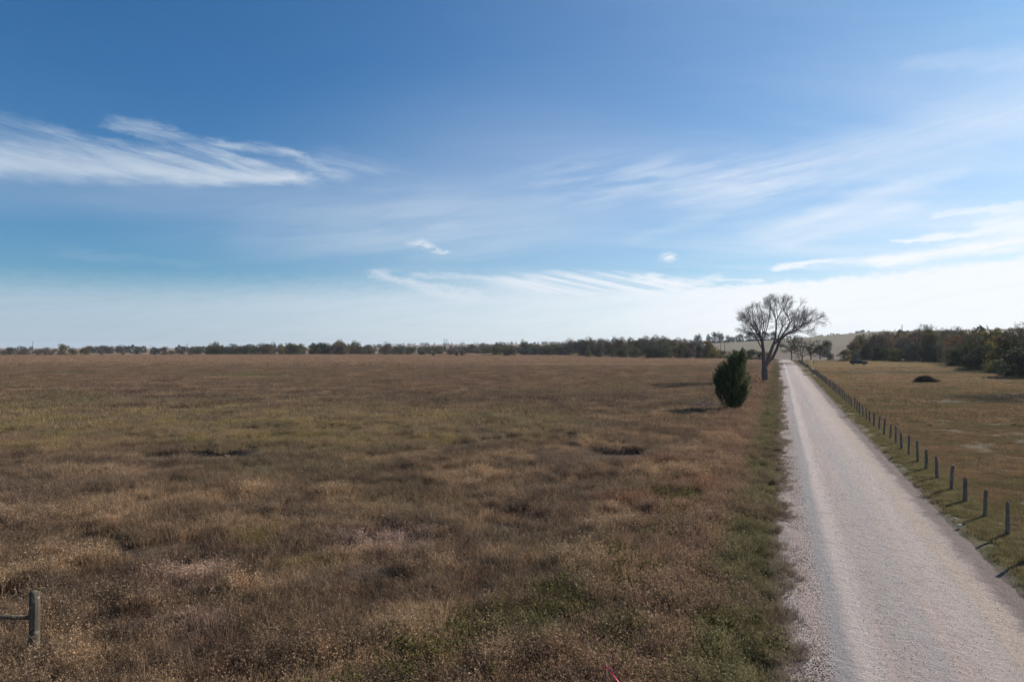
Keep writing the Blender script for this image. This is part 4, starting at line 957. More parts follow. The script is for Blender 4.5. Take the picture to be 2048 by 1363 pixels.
# ------------------------------------------------------------------ pickup truck in the pasture
PAINT = mat_plain('truck_paint', (0.008, 0.011, 0.016), 0.3, 0.4, 0.0, 0.15, 2.0, coat=0.25); GLASS = mat_plain('truck_glass', (0.09, 0.14, 0.15), 0.05, 0.8, 0.0, 0.05)
RUBBER = mat_plain('tyre_rubber', (0.012, 0.012, 0.012), 0.9, 0.2); RIM = mat_plain('wheel_rim', (0.25, 0.25, 0.26), 0.35, 0.5, 0.8); LAMP = mat_plain('headlight_glass', (0.75, 0.75, 0.72), 0.1, 0.7); CHROME = mat_plain('chrome', (0.65, 0.65, 0.66), 0.15, 0.6, 0.9)
def truck():
    x, y, z = at(1717, 240); z += 0.05
    r = empty('pickup_truck', (x, y, z), math.radians(-24), (0.97, 1.0, 1.12)); tag(r, 'dark blue-black pickup truck parked in the pasture facing right', 'pickup truck')
    b = MB()   # lower body: +x is the front
    side = [(-2.85, 0.55), (-2.9, 0.75), (-2.9, 1.22), (-1.05, 1.22), (-1.0, 1.26), (1.05, 1.24), (2.2, 1.17), (2.75, 1.08), (2.86, 0.95), (2.88, 0.5), (2.4, 0.45),
            (2.32, 0.72), (2.1, 0.90), (1.75, 0.96), (1.4, 0.90), (1.18, 0.72), (1.1, 0.45), (-1.15, 0.45), (-1.22, 0.72), (-1.45, 0.90), (-1.8, 0.96), (-2.15, 0.90), (-2.37, 0.72), (-2.45, 0.50)]
    b.prism(side, -0.95, 0.95); b.build('body', PAINT, r)
    c = MB(); lo = [(-1.0, 1.26), (1.1, 1.24)]; k = c.addv([(-1.05, -0.93, 1.23), (1.15, -0.93, 1.22), (0.35, -0.74, 1.86), (-0.85, -0.74, 1.88), (-1.05, 0.93, 1.23), (1.15, 0.93, 1.22), (0.35, 0.74, 1.86), (-0.85, 0.74, 1.88), (-0.25, -0.72, 1.93), (-0.25, 0.72, 1.93)])
    c.Q += [(k, k + 1, k + 2, k + 3), (k + 5, k + 4, k + 7, k + 6), (k + 1, k + 5, k + 6, k + 2), (k + 4, k, k + 3, k + 7), (k + 2, k + 6, k + 9, k + 8), (k + 8, k + 9, k + 7, k + 3)]; c.T += [(k + 2, k + 8, k + 3), (k + 6, k + 7, k + 9)]
    c.build('cab', PAINT, r)
    def pane(pts, name='window'):
        g = MB(); k = g.addv(pts); g.Q.append((k, k + 1, k + 2, k + 3)); P = np.array(pts); nrm = np.cross(P[1] - P[0], P[3] - P[0]); nrm /= np.linalg.norm(nrm)
        k2 = g.addv(P - nrm * 0.03); g.Q.append((k2 + 3, k2 + 2, k2 + 1, k2)); 
        for i in range(4): j = (i + 1) % 4; g.Q.append((k + j, k + i, k2 + i, k2 + j))
        g.build(name, GLASS, r)
    for sy in (-1, 1):
        for (xa, xb, xc, xd) in ((-0.88, -0.18, -0.18, -0.74), (-0.08, 0.88, 0.26, -0.08)):
            pts = [(xa, sy * 0.925, 1.30), (xb, sy * 0.925, 1.30), (xc, sy * 0.775, 1.79), (xd, sy * 0.775, 1.79)]; pane(pts if sy < 0 else pts[::-1])
    pane([(1.10, -0.82, 1.30), (1.10, 0.82, 1.30), (0.46, 0.66, 1.82), (0.46, -0.66, 1.82)], 'windshield'); pane([(-1.06, 0.80, 1.32), (-1.06, -0.80, 1.32), (-0.90, -0.66, 1.82), (-0.90, 0.66, 1.82)], 'rear_window')
    bed = MB(); bed.box((-1.95, 0, 1.235), (1.75, 1.62, 0.02)); bed.build('bed', RUBBER, r)
    rl = MB()
    for sy in (-1, 1): rl.box((-1.97, sy * 0.88, 1.27), (1.82, 0.12, 0.07))
    rl.box((-2.85, 0, 1.27), (0.08, 1.85, 0.07)); rl.build('bed_rail', PAINT, r)
    rk = MB(); rk.tube([(-1.15, -0.8, 1.25), (-1.15, -0.8, 1.98), (-1.15, 0.8, 1.98), (-1.15, 0.8, 1.25)], 0.035, 6); rk.build('bed_rack', RUBBER, r)
    gr = MB(); gr.box((2.89, 0, 0.86), (0.05, 1.15, 0.30)); gr.build('grille', CHROME, r)
    bp = MB(); bp.box((2.93, 0, 0.56), (0.16, 1.86, 0.20)); bp.build('bumper', CHROME, r); bp = MB(); bp.box((-2.96, 0, 0.60), (0.14, 1.8, 0.18)); bp.build('bumper', CHROME, r)
    for sy in (-1, 1):
        h = MB(); h.box((2.865, sy * 0.76, 0.90), (0.10, 0.30, 0.20)); h.build('headlight', LAMP, r)
        m_ = MB(); m_.box((0.85, sy * 1.06, 1.36), (0.12, 0.20, 0.18)); m_.build('mirror', PAINT, r)
        for wx in (1.75, -1.8):
            w = MB(); w.tube([(wx, sy * 0.70, 0.40), (wx, sy * 0.74, 0.40), (wx, sy * 0.94, 0.40), (wx, sy * 0.97, 0.40)], [0.34, 0.40, 0.40, 0.34], 20); wo = w.build('wheel', RUBBER, r)
            q = MB(); q.tube([(wx, sy * 0.972, 0.40), (wx, sy * 0.985, 0.40)], 0.23, 14); q.build('rim', RIM, wo)
truck()

# ------------------------------------------------------------------ brush pile, logs, gate, poles, farm shed
STICK = mat_bark('dead_stick', (0.022, 0.015, 0.013), (0.07, 0.048, 0.040)); PALEW = mat_bark('bleached_wood', (0.13, 0.105, 0.09), (0.34, 0.29, 0.26))
def sticks(rs, n, rx, ry, h, L, r, dome=True):
    b = MB()
    for i in range(n):
        a = rs.uniform(0, 6.283); q = math.sqrt(rs.rand()); px_, py_ = math.cos(a) * q * rx, math.sin(a) * q * ry
        top = h * math.sqrt(max(0.03, 1 - q ** 2)); pz = rs.uniform(0, 1) ** 0.6 * top if dome else rs.uniform(0.03, h)
        d = rs.normal(size=3); d[2] *= 0.45; d /= np.linalg.norm(d); l = L * rs.uniform(0.4, 1.1)
        P = np.array([px_, py_, pz]); e = P + d * l / 2; s_ = P - d * l / 2; e[2] = max(e[2], 0.0); s_[2] = max(s_[2], 0.0)
        b.tube([s_, (s_ + e) / 2 + rs.normal(0, 0.06, 3), e], [r * rs.uniform(.5, 1.4), r * .8, r * .3], 4, False)
    return b
def piles():
    rs = np.random.RandomState(3)
    x, y, z = at(1849, 124); r = empty('brush_pile', (x, y, z)); tag(r, 'dark rounded pile of dead brush in the pasture', 'brush pile')
    sticks(rs, 1500, 1.75, 1.5, 1.2, 0.8, 0.03).build('branch_heap', STICK, r)
    sticks(rs, 60, 0.5, 0.5, 0.45, 0.7, 0.02).build('pale_branches', PALEW, r).location = (-1.9, -0.2, 0)
    put_tree('bush', 1872, 124, 1.0, 1.6, 'olive', 'small olive weed clump at the right foot of the brush pile', 'shrub', var=1)
    x, y, z = at(1418, 76.5); o = sticks(rs, 130, 2.0, 0.9, 0.45, 1.5, 0.035, False).build('branch_pile', PALEW); o.location = (x, y, z); tag(o, 'scattered pile of bleached branches at the left foot of the cedar', 'branch pile')
    x, y, z = at(402, 45.3); o = sticks(rs, 190, 2.0, 0.8, 0.35, 1.1, 0.030, False).build('branch_pile', PALEW); o.location = (x, y, z + 0.1); tag(o, 'small bleached sticks in a dark hollow of the left field', 'branch pile')
    x, y, z = at(1205, 46.0); o = sticks(rs, 110, 2.2, 0.7, 0.3, 1.0, 0.028, False).build('branch_pile', STICK); o.location = (x, y, z + 0.1); tag(o, 'dark sticks in the hollow between field and roadside grass', 'branch pile')
piles()
def limestone():
    rs = np.random.RandomState(6); m = mat_plain('pale_limestone', (0.55, 0.50, 0.44), 0.9, 0.2)
    for i, (u, v, s) in enumerate(((1741, 881, .16), (1908, 1036, .11), (1917, 1050, .15), (1934, 999, .15), (1947, 1003, .13), (1998, 1048, .12), (1865, 928, .12), (1772, 920, .10), (1705, 842, .12), (1760, 905, .08))):
        D = F * 6.85 / (v - HORIZ); x, y, z = at(u, D); b = MB(); import itertools
        k = b.addv([(sx * s * rs.uniform(.3, .6), sy * s * rs.uniform(.25, .5), max(0, sz) * s * rs.uniform(.35, .6) - 0.02) for sx in (-1, 1) for sy in (-1, 1) for sz in (-1, 1)])
        for f in ((0, 1, 3, 2), (4, 6, 7, 5), (0, 4, 5, 1), (2, 3, 7, 6), (0, 2, 6, 4), (1, 5, 7, 3)): b.Q.append(tuple(k + j for j in f))
        o = b.build('rock', m); o.location = (x, y, z + 0.05); o.rotation_euler = (0, 0, rs.uniform(0, 3))
        mod = o.modifiers.new('bevel', 'BEVEL'); mod.width = s * 0.12; mod.segments = 2
        tag(o, 'pale limestone chunk in the verge between road and fence', 'rock', 'limestone chunks along the fence')
limestone()
def far_things():
    # gate and side fence at the end of the wire fence
    m = mat_plain('galvanised_steel', (0.22, 0.22, 0.22), 0.5, 0.4, 0.6)
    x, y, z = at(1614, 262); r = empty('metal_gate', (x, y, z), math.radians(-14)); tag(r, 'grey barred farm gate where the fence meets the road end', 'gate')
    for nm, xs in (('gate_post', -2.35), ('gate_post', 2.35)):
        b = MB(); b.tube([(xs, 0, -0.3), (xs, 0, 1.7)], 0.11, 8); b.build(nm, WOOD, r)
    b = MB()
    for k in range(6): b.tube([(-2.15, 0, 0.25 + k * 0.22), (2.15, 0, 0.25 + k * 0.22)], 0.028, 5)
    for xs in (-2.15, 0, 2.15): b.tube([(xs, 0, 0.22), (xs, 0, 1.38)], 0.03, 5)
    b.build('gate_panel', m, r)
    # cross fence at the far side of the pasture
    a = np.array(at(1628, 262)[:2]); c = np.array(at(1700, 322)[:2]); base = Vector((a[0], a[1], gz(*a)))
    r = empty('wire_fence', base); tag(r, 'far cross fence of dark posts running right from the barred gate', 'fence'); n = 22; P = []
    for k in range(n):
        p = a + (c - a) * k / (n - 1); z = gz(*p); b = MB(); b.tube([(0, 0, -0.2), (0, 0, 1.3)], 0.07, 5); o = b.build('post', WOOD, r); o.location = Vector((p[0], p[1], z)) - base; P.append((p[0] - base[0], p[1] - base[1], z - base[2]))
    for wh in (0.4, 0.8, 1.15): b = MB(); b.tube(np.array(P) + np.array([0, 0, wh]), 0.012, 3, False); b.build('wire', WIRE, r)
    # poles
    dark = mat_plain('tarred_pole', (0.06, 0.05, 0.045), 0.9)
    for (u, D, h, cat, lab) in ((65.5, 690, 14.5, 'mast', 'thin tall mast standing on the left horizon'), (1441, 620, 13, 'utility pole', 'left one of two thin poles on the hillside above orange tinged tree'), (1449, 560, 11.5, 'utility pole', 'right one of two thin poles on the hillside above orange tinged tree'),
                                (1573, 900, 13, 'utility pole', 'thin pole on the ridge seen between limbs of the bare tree'), (302, 900, 12, 'utility pole', 'faint thin pole beside the mushroom shaped pair of trees')):
        x, y, z = at(u, D); r = empty('mast' if cat == 'mast' else 'utility_pole', (x, y, z)); tag(r, lab, cat)
        b = MB(); b.tube([(0, 0, -1), (0, 0, h)], [0.26, 0.16], 6); b.build('pole', dark, r)
        b = MB(); b.box((0, 0, h - 0.6), (2.4, 0.14, 0.16)); b.build('crossarm', dark, r)
    steel = mat_plain('pylon_steel', (0.16, 0.17, 0.19), 0.6)
    for (u, D, h, lab) in ((716, 1500, 22, 'left of two faint pylons right of the dark wood'), (720.5, 1500, 22, 'right of two faint pylons right of the dark wood'), (889, 1400, 27, 'left pylon of the pair on the middle horizon'), (893.5, 1400, 26, 'right pylon of the pair on the middle horizon'), (1804, 1300, 21, 'lattice pylon standing behind the right-hand wood'),
                           (374, 1500, 18, 'faint pylon just left of the dark wood')):
        x, y, z = at(u, D); r = empty('pylon', (x, y, z)); tag(r, lab, 'pylon')
        b = MB()
        for sx in (-1, 1):
            for sy in (-1, 1): b.tube([(sx * 1.4, sy * 1.4, -2), (sx * 0.3, sy * 0.3, h)], 0.13, 4)
        for k in range(6):
            f = k / 6; w = 1.4 - 1.1 * f; f2 = (k + 1) / 6; w2 = 1.4 - 1.1 * f2
            for sx in (-1, 1): b.tube([(sx * w, -w, h * f), (-sx * w2, -w2, h * f2)], 0.08, 3); b.tube([(-w, sx * w, h * f), (-w2, -sx * w2, h * f2)], 0.08, 3)
        b.build('lattice_mast', steel, r); b = MB(); b.box((0, 0, h - 1.5), (5.0, 0.3, 0.35)); b.box((0, 0, h - 5), (6.0, 0.3, 0.35)); b.build('crossarm', steel, r)
    # farm shed on the ridge, long and low with a pale roof
    x, y, z = at(1518, 1075); r = empty('farm_shed', (x, y, z), math.radians(-6), 0.72); tag(r, 'long low farm shed with pale roof among dark trees on the ridge', 'farm building')
    wall = mat_plain('shed_wall', (0.05, 0.045, 0.05), 0.8); roof = mat_plain('shed_roof', (0.16, 0.17, 0.19), 0.9, 0.1, 0.0); hole = mat_plain('shed_opening', (0.01, 0.01, 0.01), 0.9)
    b = MB(); b.box((0, 0, 1.6), (46, 11, 4.4)); b.build('wall', wall, r)
    b = MB(); b.T = []; prof = [(-6.3, 3.7), (0, 5.6), (6.3, 3.7), (6.3, 3.95), (0, 5.9), (-6.3, 3.95)]
    k = b.addv([(-24, p[0], p[1]) for p in prof] + [(24, p[0], p[1]) for p in prof])
    for i in range(6): j = (i + 1) % 6; b.Q.append((k + i, k + j, k + 6 + j, k + 6 + i))
    for o_ in (0, 6): b.Q += [(k + o_, k + o_ + 1, k + o_ + 4, k + o_ + 5), (k + o_ + 1, k + o_ + 2, k + o_ + 3, k + o_ + 4)]
    b.build('roof', roof, r)
    for k in range(6): b = MB(); b.box((-19 + k * 7.6, -5.55, 1.2), (4.4, 0.2, 3.4)); b.build('door', hole, r)
    x, y, z = at(1446, 640); r = empty('brush_pile', (x, y, z)); tag(r, 'small black heap on the pale hillside below the two thin poles', 'brush pile')
    rs = np.random.RandomState(12); sticks(rs, 500, 3.2, 2.2, 2.4, 1.6, 0.12).build('branch_heap', STICK, r)
far_things()

# ------------------------------------------------------------------ grass and weeds
def blades(rs, n, size, h, hvar, w, lean, clumps=0, csig=0.12, headp=0.0, flat=False):
    """a square patch of curved blades; returns verts, quads, tris, tone"""
    if clumps:
        cc = rs.uniform(-size / 2, size / 2, (clumps, 2)); ch = rs.uniform(0.55, 1.2, clumps); ct = rs.uniform(-0.25, 0.25, clumps)
        k = rs.randint(0, clumps, n); off = rs.normal(0, csig, (n, 2)); B = cc[k] + off; H = h * ch[k] * rs.uniform(1 - hvar, 1, n); tn = 0.5 + ct[k]; od = off / (csig * 2.2)
    else:
        B = rs.uniform(-size / 2, size / 2, (n, 2)); H = h * rs.uniform(1 - hvar, 1, n); tn = np.full(n, 0.5); od = np.zeros((n, 2))
    tn = np.clip(tn + rs.normal(0, 0.27, n), 0, 1)
    an = rs.uniform(0, 2 * np.pi, n); ln = (np.abs(rs.normal(0, lean, n)) * H)[:, None]
    dirn = np.stack([np.cos(an), np.sin(an)], 1) * ln + od * H[:, None] * lean
    sa = rs.uniform(0, 2 * np.pi, n); sd = np.stack([np.cos(sa), np.sin(sa)], 1) * (w * rs.uniform(0.6, 1.4, n))[:, None] / 2
    def v(xy, z): return np.concatenate([xy, z[:, None]], 1)
    z0 = np.full(n, -0.03); V = np.stack([v(B - sd, z0), v(B + sd, z0), v(B + dirn * 0.35 - sd * 0.8, H * 0.6), v(B + dirn * 0.35 + sd * 0.8, H * 0.6), v(B + dirn, H * (1 - 0.25 * np.minimum(1, ln[:, 0] / H)))], 1)
    i = np.arange(n)[:, None] * 5; Q = np.concatenate([i, i + 1, i + 3, i + 2], 1); T = np.concatenate([i + 2, i + 3, i + 4], 1)
    V = V.reshape(-1, 3); tone = np.repeat(tn, 5)
    if headp > 0:      # fluffy seed heads: tiny faces round the upper part of the blade
        m = rs.rand(n) < headp; idx = np.where(m)[0]; r = 5; idx = np.repeat(idx, r); f = rs.uniform(0.55, 1.0, len(idx))
        P = v(B[idx] + dirn[idx] * f[:, None] ** 1.6, H[idx] * f) + rs.normal(0, 0.022 * h / 0.7, (len(idx), 3)); s = 0.036 * rs.uniform(.5, 1.4, len(idx))[:, None] * (h / 0.7)
        a = rs.normal(size=(len(idx), 3)); b = rs.normal(size=(len(idx), 3)); a /= np.linalg.norm(a, axis=1)[:, None]; b /= np.linalg.norm(b, axis=1)[:, None]
        k0 = len(V); V = np.concatenate([V, np.stack([P - a * s * .5, P + a * s * .5, P + b * s * .9], 1).reshape(-1, 3)]); j = k0 + np.arange(len(idx))[:, None] * 3
        T = np.concatenate([T, np.concatenate([j, j + 1, j + 2], 1)]); tone = np.concatenate([tone, np.repeat(np.clip(tn[idx] + 0.25, 0, 1), 3)])
    return V, Q, T, tone
def leafpatch(rs, n, size, h, leaf, clumps, csig):
    cc = rs.uniform(-size / 2, size / 2, (clumps, 2)); ch = rs.uniform(0.4, 1.1, clumps); k = rs.randint(0, clumps, n); off = rs.normal(0, csig, (n, 2))
    fall = np.exp(-(off ** 2).sum(1) / (2 * (csig * 1.3) ** 2)); z = h * ch[k] * fall * rs.uniform(0.35, 1.0, n) + 0.02
    C = np.concatenate([cc[k] + off, z[:, None]], 1); V, Q = cards(rs, C, leaf, 0.8, 0.3)
    return V, Q, None, np.repeat(np.clip(rs.normal(0.5, 0.25, n), 0, 1), 4)
LIB = {}
def variants(key, mat, fn, k=3):
    c = bpy.data.collections.new('source_' + key)
    for i in range(k):
        V, Q, T, tone = fn(np.random.RandomState(hash_(key) + i)); o = bpy.data.objects.new('%s_clump' % key, mk_mesh('%s_clump' % key, V, Q, T, attr={'tone': tone})); o.data.materials.append(mat); c.objects.link(o)
    LIB[key] = (c, k)
def hash_(s): return sum(ord(ch) * (i + 3) for i, ch in enumerate(s)) % 9973
def scatter(name, key, P, scl, label, cat, seed=0, zs=None):
    """instances of the patches at points P, picked and turned at random"""
    rs = np.random.RandomState(seed); n = len(P); c, k = LIB[key]
    me = bpy.data.meshes.new(name); me.vertices.add(n); me.vertices.foreach_set('co', np.asarray(P, np.float32).ravel())
    a = me.attributes.new('turn', 'FLOAT', 'POINT'); a.data.foreach_set('value', rs.uniform(0, 6.283, n).astype(np.float32))
    a = me.attributes.new('pick', 'INT', 'POINT'); a.data.foreach_set('value', rs.randint(0, k, n).astype(np.int32))
    S = np.stack([scl, scl, scl if zs is None else zs], 1).astype(np.float32)
    a = me.attributes.new('size', 'FLOAT_VECTOR', 'POINT'); a.data.foreach_set('vector', S.ravel())
    me.update(); o = bpy.data.objects.new(name, me); COL.objects.link(o); tag(o, label, cat, kind='stuff')
    g = bpy.data.node_groups.new('scatter_' + name, 'GeometryNodeTree')
    g.interface.new_socket('Geometry', in_out='INPUT', socket_type='NodeSocketGeometry'); g.interface.new_socket('Geometry', in_out='OUTPUT', socket_type='NodeSocketGeometry')
    gi = g.nodes.new('NodeGroupInput'); go = g.nodes.new('NodeGroupOutput'); ip = g.nodes.new('GeometryNodeInstanceOnPoints'); ci = g.nodes.new('GeometryNodeCollectionInfo')
    ci.inputs['Collection'].default_value = c; ci.inputs['Separate Children'].default_value = True; ci.inputs['Reset Children'].default_value = True
    def na(nm, t): q = g.nodes.new('GeometryNodeInputNamedAttribute'); q.data_type = t; q.inputs['Name'].default_value = nm; return q.outputs[0]
    cx = g.nodes.new('ShaderNodeCombineXYZ'); g.links.new(na('turn', 'FLOAT'), cx.inputs[2]); er = g.nodes.new('FunctionNodeEulerToRotation'); g.links.new(cx.outputs[0], er.inputs[0])
    g.links.new(gi.outputs[0], ip.inputs['Points']); g.links.new(ci.outputs[0], ip.inputs['Instance']); ip.inputs['Pick Instance'].default_value = True
    g.links.new(na('pick', 'INT'), ip.inputs['Instance Index']); g.links.new(er.outputs[0], ip.inputs['Rotation']); g.links.new(na('size', 'FLOAT_VECTOR'), ip.inputs['Scale'])
    g.links.new(ip.outputs[0], go.inputs[0]); md = o.modifiers.new('scatter', 'NODES'); md.node_group = g
    return o
MG = mat_growth('dry_growth'); MGL = mat_growth('short_growth', trans=0.35, lo=0.45, hi=1.7)
MV = mat_leaf('vine_leaf', (0.034, 0.038, 0.015), (0.200, 0.170, 0.050)); MY = mat_leaf('yellow_weed', (0.10, 0.085, 0.025), (0.19, 0.155, 0.045))
MS = mat_leaf('silver_weed', (0.05, 0.062, 0.042), (0.11, 0.125, 0.09)); MR = mat_leaf('rust_leaf', (0.07, 0.028, 0.018), (0.17, 0.075, 0.035))
MP = mat_leaf('straw', (0.17, 0.115, 0.08), (0.36, 0.27, 0.20))
variants('tall', MG, lambda r: blades(r, 1500, 2.0, 0.58, 0.6, 0.012, 0.42, 46, 0.13, 0.30), 5)
variants('fine', MG, lambda r: blades(r, 1500, 2.0, 0.36, 0.6, 0.012, 0.65, 55, 0.14, 0.25), 4)
variants('weed', MG, lambda r: blades(r, 420, 1.2, 0.90, 0.45, 0.011, 0.34, 7, 0.15, 1.0), 4)
variants('mid', MG, lambda r: blades(r, 1300, 4.0, 0.60, 0.6, 0.040, 0.45, 60, 0.24, 0.15), 5)
variants('far', MG, lambda r: blades(r, 1200, 14.0, 0.6, 0.5, 0.15, 0.4, 50, 0.8, 0.0), 4)
variants('short', MGL, lambda r: blades(r, 1500, 2.0, 0.14, 0.7, 0.013, 0.8, 45, 0.14), 4)
variants('shortmid', MGL, lambda r: blades(r, 1300, 5.0, 0.17, 0.7, 0.045, 0.8, 60, 0.3), 4)
variants('tuft', MGL, lambda r: blades(r, 150, 0.9, 0.16, 0.7, 0.012, 0.9, 7, 0.07), 5)
variants('straw', MP, lambda r: blades(r, 330, 1.2, 0.6, 0.5, 0.010, 0.9, 9, 0.16, 0.5), 3)
variants('vine', MV, lambda r: leafpatch(r, 1300, 1.3, 0.55, 0.050, 11, 0.15), 4)
variants('yellow', MY, lambda r: leafpatch(r, 1100, 1.0, 0.55, 0.024, 6, 0.16), 3)
variants('silver', MS, lambda r: leafpatch(r, 900, 1.0, 0.6, 0.024, 5, 0.16), 2)
variants('rust', MR, lambda r: leafpatch(r, 900, 1.1, 0.5, 0.026, 7, 0.16), 2)
def pts_area(seed, xr, yr, n):
    r = np.random.RandomState(seed); return r.uniform(*xr, n), r.uniform(*yr, n), r
def inview(x, y, m=1.12): return (np.abs(x) < y * 0.75 * m + 3)
HOLLOWS = ((-20.9, 43.8, 3.4, 3.0), (-17.4, 45.0, 2.6, 2.6), (7, 44.8, 3.0, 2.8), (71, 85.2, 12, 1.8), (121.8, 240, 4.2, 3.2), (-14.5, 24.5, .8, .5), (2.2, 34.0, 1.3, .5), (-3.5, 30.0, .9, .4))
def clear(x, y):
    m = np.ones(len(x), bool)
    for cx, cy, rx, ry in HOLLOWS: m &= ((x - cx) / rx) ** 2 + ((y - cy) / ry) ** 2 > 0.8 + 0.5 * fbm(x, y, 2)
    return m
def P3(x, y, dz=0.0): return np.stack([x, y, gz0(x, y) + bumps(x, y) + dz], 1)
def grow():
    def st(x, y): s, t = road_st(x, y); return s, t - bend(s)
    # near field
    x, y, r = pts_area(1, (-60, 40), (8.5, 66), 4300); s, t = st(x, y); m = inview(x, y) & (t < -2.2) & clear(x, y)
    dens = (r.rand(len(x)) < 1.0); x, y, t = x[m & dens], y[m & dens], t[m & dens]
    k = r.rand(len(x)) + 0.9 * (fbm(x / 7, y / 7, 3) - 0.47) < 0.58
    hs = 0.82 + 0.45 * (fbm(x / 4 + 9, y / 4, 3) - 0.35) + 0.25 * sstep(-9, -4, t) + r.uniform(-0.15, 0.15, len(x))
    scatter('dry_grass', 'tall', P3(x[k], y[k]), np.ones(k.sum()) * 1.0, 'knee high brown dry grass covering the near left field', 'grass', 1, hs[k])
    scatter('fine_grass', 'fine', P3(x[~k], y[~k]), np.ones((~k).sum()) * 1.0, 'finer low dry grass between the taller brown stands of the near field', 'grass', 2, hs[~k])
    x, y, r = pts_area(2, (-60, 40), (9, 70), 3400); s, t = st(x, y); f = fbm(x / 5 + 3, y / 5 + 8, 3)
    m = inview(x, y) & (t < -1.5) & ((f > 0.50) | ((t > -6.5) & (r.rand(len(x)) < 0.75)))
    m = m & clear(x, y); x, y, f, t = x[m], y[m], f[m], t[m]; sc = r.uniform(0.55, 1.0, len(x)) * (1 + 0.15 * sstep(-7, -4, t))
    scatter('tall_weeds', 'weed', P3(x, y), sc, 'taller reddish brown seed-headed weeds scattered over field and road bank', 'weeds', 3)
    # middle and far field
    x, y, r = pts_area(3, (-190, 110), (58, 215), 9500); s, t = st(x, y); m = inview(x, y, 1.05) & (t < -1.6); x, y = x[m], y[m]
    scatter('field_grass', 'mid', P3(x, y), r.uniform(0.9, 1.2, len(x)), 'brown dry grass covering the middle of the left field', 'grass', 4, 0.75 + 0.6 * fbm(x / 8 + 2, y / 8, 3))
    x, y, r = pts_area(4, (-620, 330), (190, 760), 7000); s, t = st(x, y); m = inview(x, y, 1.03) & (t < -4); x, y = x[m], y[m]
    scatter('distant_grass', 'far', P3(x, y), r.uniform(0.9, 1.2, len(x)), 'reddish straw coloured grass at the far side of the left field', 'grass', 5, 0.4 + 0.8 * fbm(x / 30 + 2, y / 30, 3))
    # verge on the left of the road
    s = np.random.RandomState(5).uniform(6, 120, 1500); r = np.random.RandomState(6); t = r.uniform(-3.2, -0.85, 1500); keep = r.rand(1500) < np.clip(60 / (s + 20), 0, 1); s, t = s[keep], t[keep]; x, y = road_xy(s, t)
    scatter('verge_grass', 'short', P3(x, y), r.uniform(0.6, 0.85, len(x)), 'short green and tan grass on the left road verge', 'grass', 6, r.uniform(0.9, 1.7, len(x)))
    x2 = r.uniform(110, 330, 260); t2 = r.uniform(-3.5, -1.8, 260); x, y = road_xy(x2, t2 + bend(x2))
    scatter('far_verge_grass', 'shortmid', P3(x, y), r.uniform(0.35, 0.5, len(x)), 'green strip of grass along the far left road verge', 'grass', 61, r.uniform(1, 1.6, len(x)))
    # verge and pasture on the right
    s = np.concatenate([r.uniform(14, 60, 900), r.uniform(60, 160, 700)]); t = r.uniform(7.1, 9.5, 1600); x, y = road_xy(s, t)
    scatter('fence_line_grass', 'short', P3(x, y, 0.0), r.uniform(0.45, 0.7, len(x)), 'green grass strip under the roadside fence', 'grass', 7, r.uniform(0.8, 1.5, len(x)))
    x, y, r = pts_area(8, (10, 75), (16, 82), 3600); s, t = st(x, y); m = inview(x, y) & (t > 9) & (fbm(x / 3, y / 3, 3) > 0.22); x, y = x[m], y[m]
    scatter('pasture_grass', 'short', P3(x, y), r.uniform(0.9, 1.1, len(x)), 'short grazed grass of the near right pasture', 'grass', 8, r.uniform(0.5, 1.4, len(x)))
    x, y, r = pts_area(9, (25, 260), (62, 330), 6500); s, t = st(x, y); m = inview(x, y, 1.03) & (t > 9) & clear(x, y); x, y = x[m], y[m]
    scatter('far_pasture_grass', 'shortmid', P3(x, y), r.uniform(0.9, 1.3, len(x)), 'tan and olive grass of the far right pasture', 'grass', 9, r.uniform(0.7, 1.9, len(x)))
    s = 9 + 130 * r.rand(2600) ** 1.3; t = -0.95 + 1.3 * r.rand(2600) ** 1.7; m = fbm(s * 0.35, t * 0.8 + 4, 4) > 0.26 + 0.22 * (t + 0.75); s, t = s[m], t[m]; x, y = road_xy(s, t)
    scatter('edge_grass', 'tuft', P3(x, y, 0.02), r.uniform(0.5, 1.1, len(x)), 'ragged grass tufts creeping onto the left edge of the gravel', 'grass', 64, r.uniform(0.6, 1.3, len(x)))
    s = 9 + 80 * r.rand(950) ** 1.5; t = -0.1 - 2.9 * r.rand(950) ** 0.75; x, y = road_xy(s, t)
    scatter('verge_weeds', 'weed', P3(x, y), r.uniform(0.35, 0.9, 950) * (0.55 + 0.45 * sstep(0.2, -1.6, t)), 'brown seed-headed weeds sprinkled along the left verge', 'weeds', 62)
    x, y, r = pts_area(19, (12, 150), (18, 170), 1700); s, t = st(x, y); m = inview(x, y) & (t > 9.5) & (fbm(x / 6 + 1, y / 6, 3) > 0.45); x, y = x[m], y[m]
    scatter('pasture_weeds', 'weed', P3(x, y), r.uniform(0.18, 0.42, len(x)), 'low rough brown tufts dotted over the right pasture', 'weeds', 63)
    # straw, leafy and yellow plants
    def spots(L, seed, key, name, label, cat, smin=0.8, smax=1.1):
        r = np.random.RandomState(seed); X = []; Y = []
        for cx, cy, rx, ry, n in L: X.append(r.normal(cx, rx, n)); Y.append(r.normal(cy, ry, n))
        x, y = np.concatenate(X), np.concatenate(Y); s, t = st(x, y); m = (t < -0.9) & (y > 8.5) & clear(x, y); x, y = x[m], y[m]; scatter(name, key, P3(x, y, 0.02), r.uniform(smin, smax, len(x)), label, cat, seed)
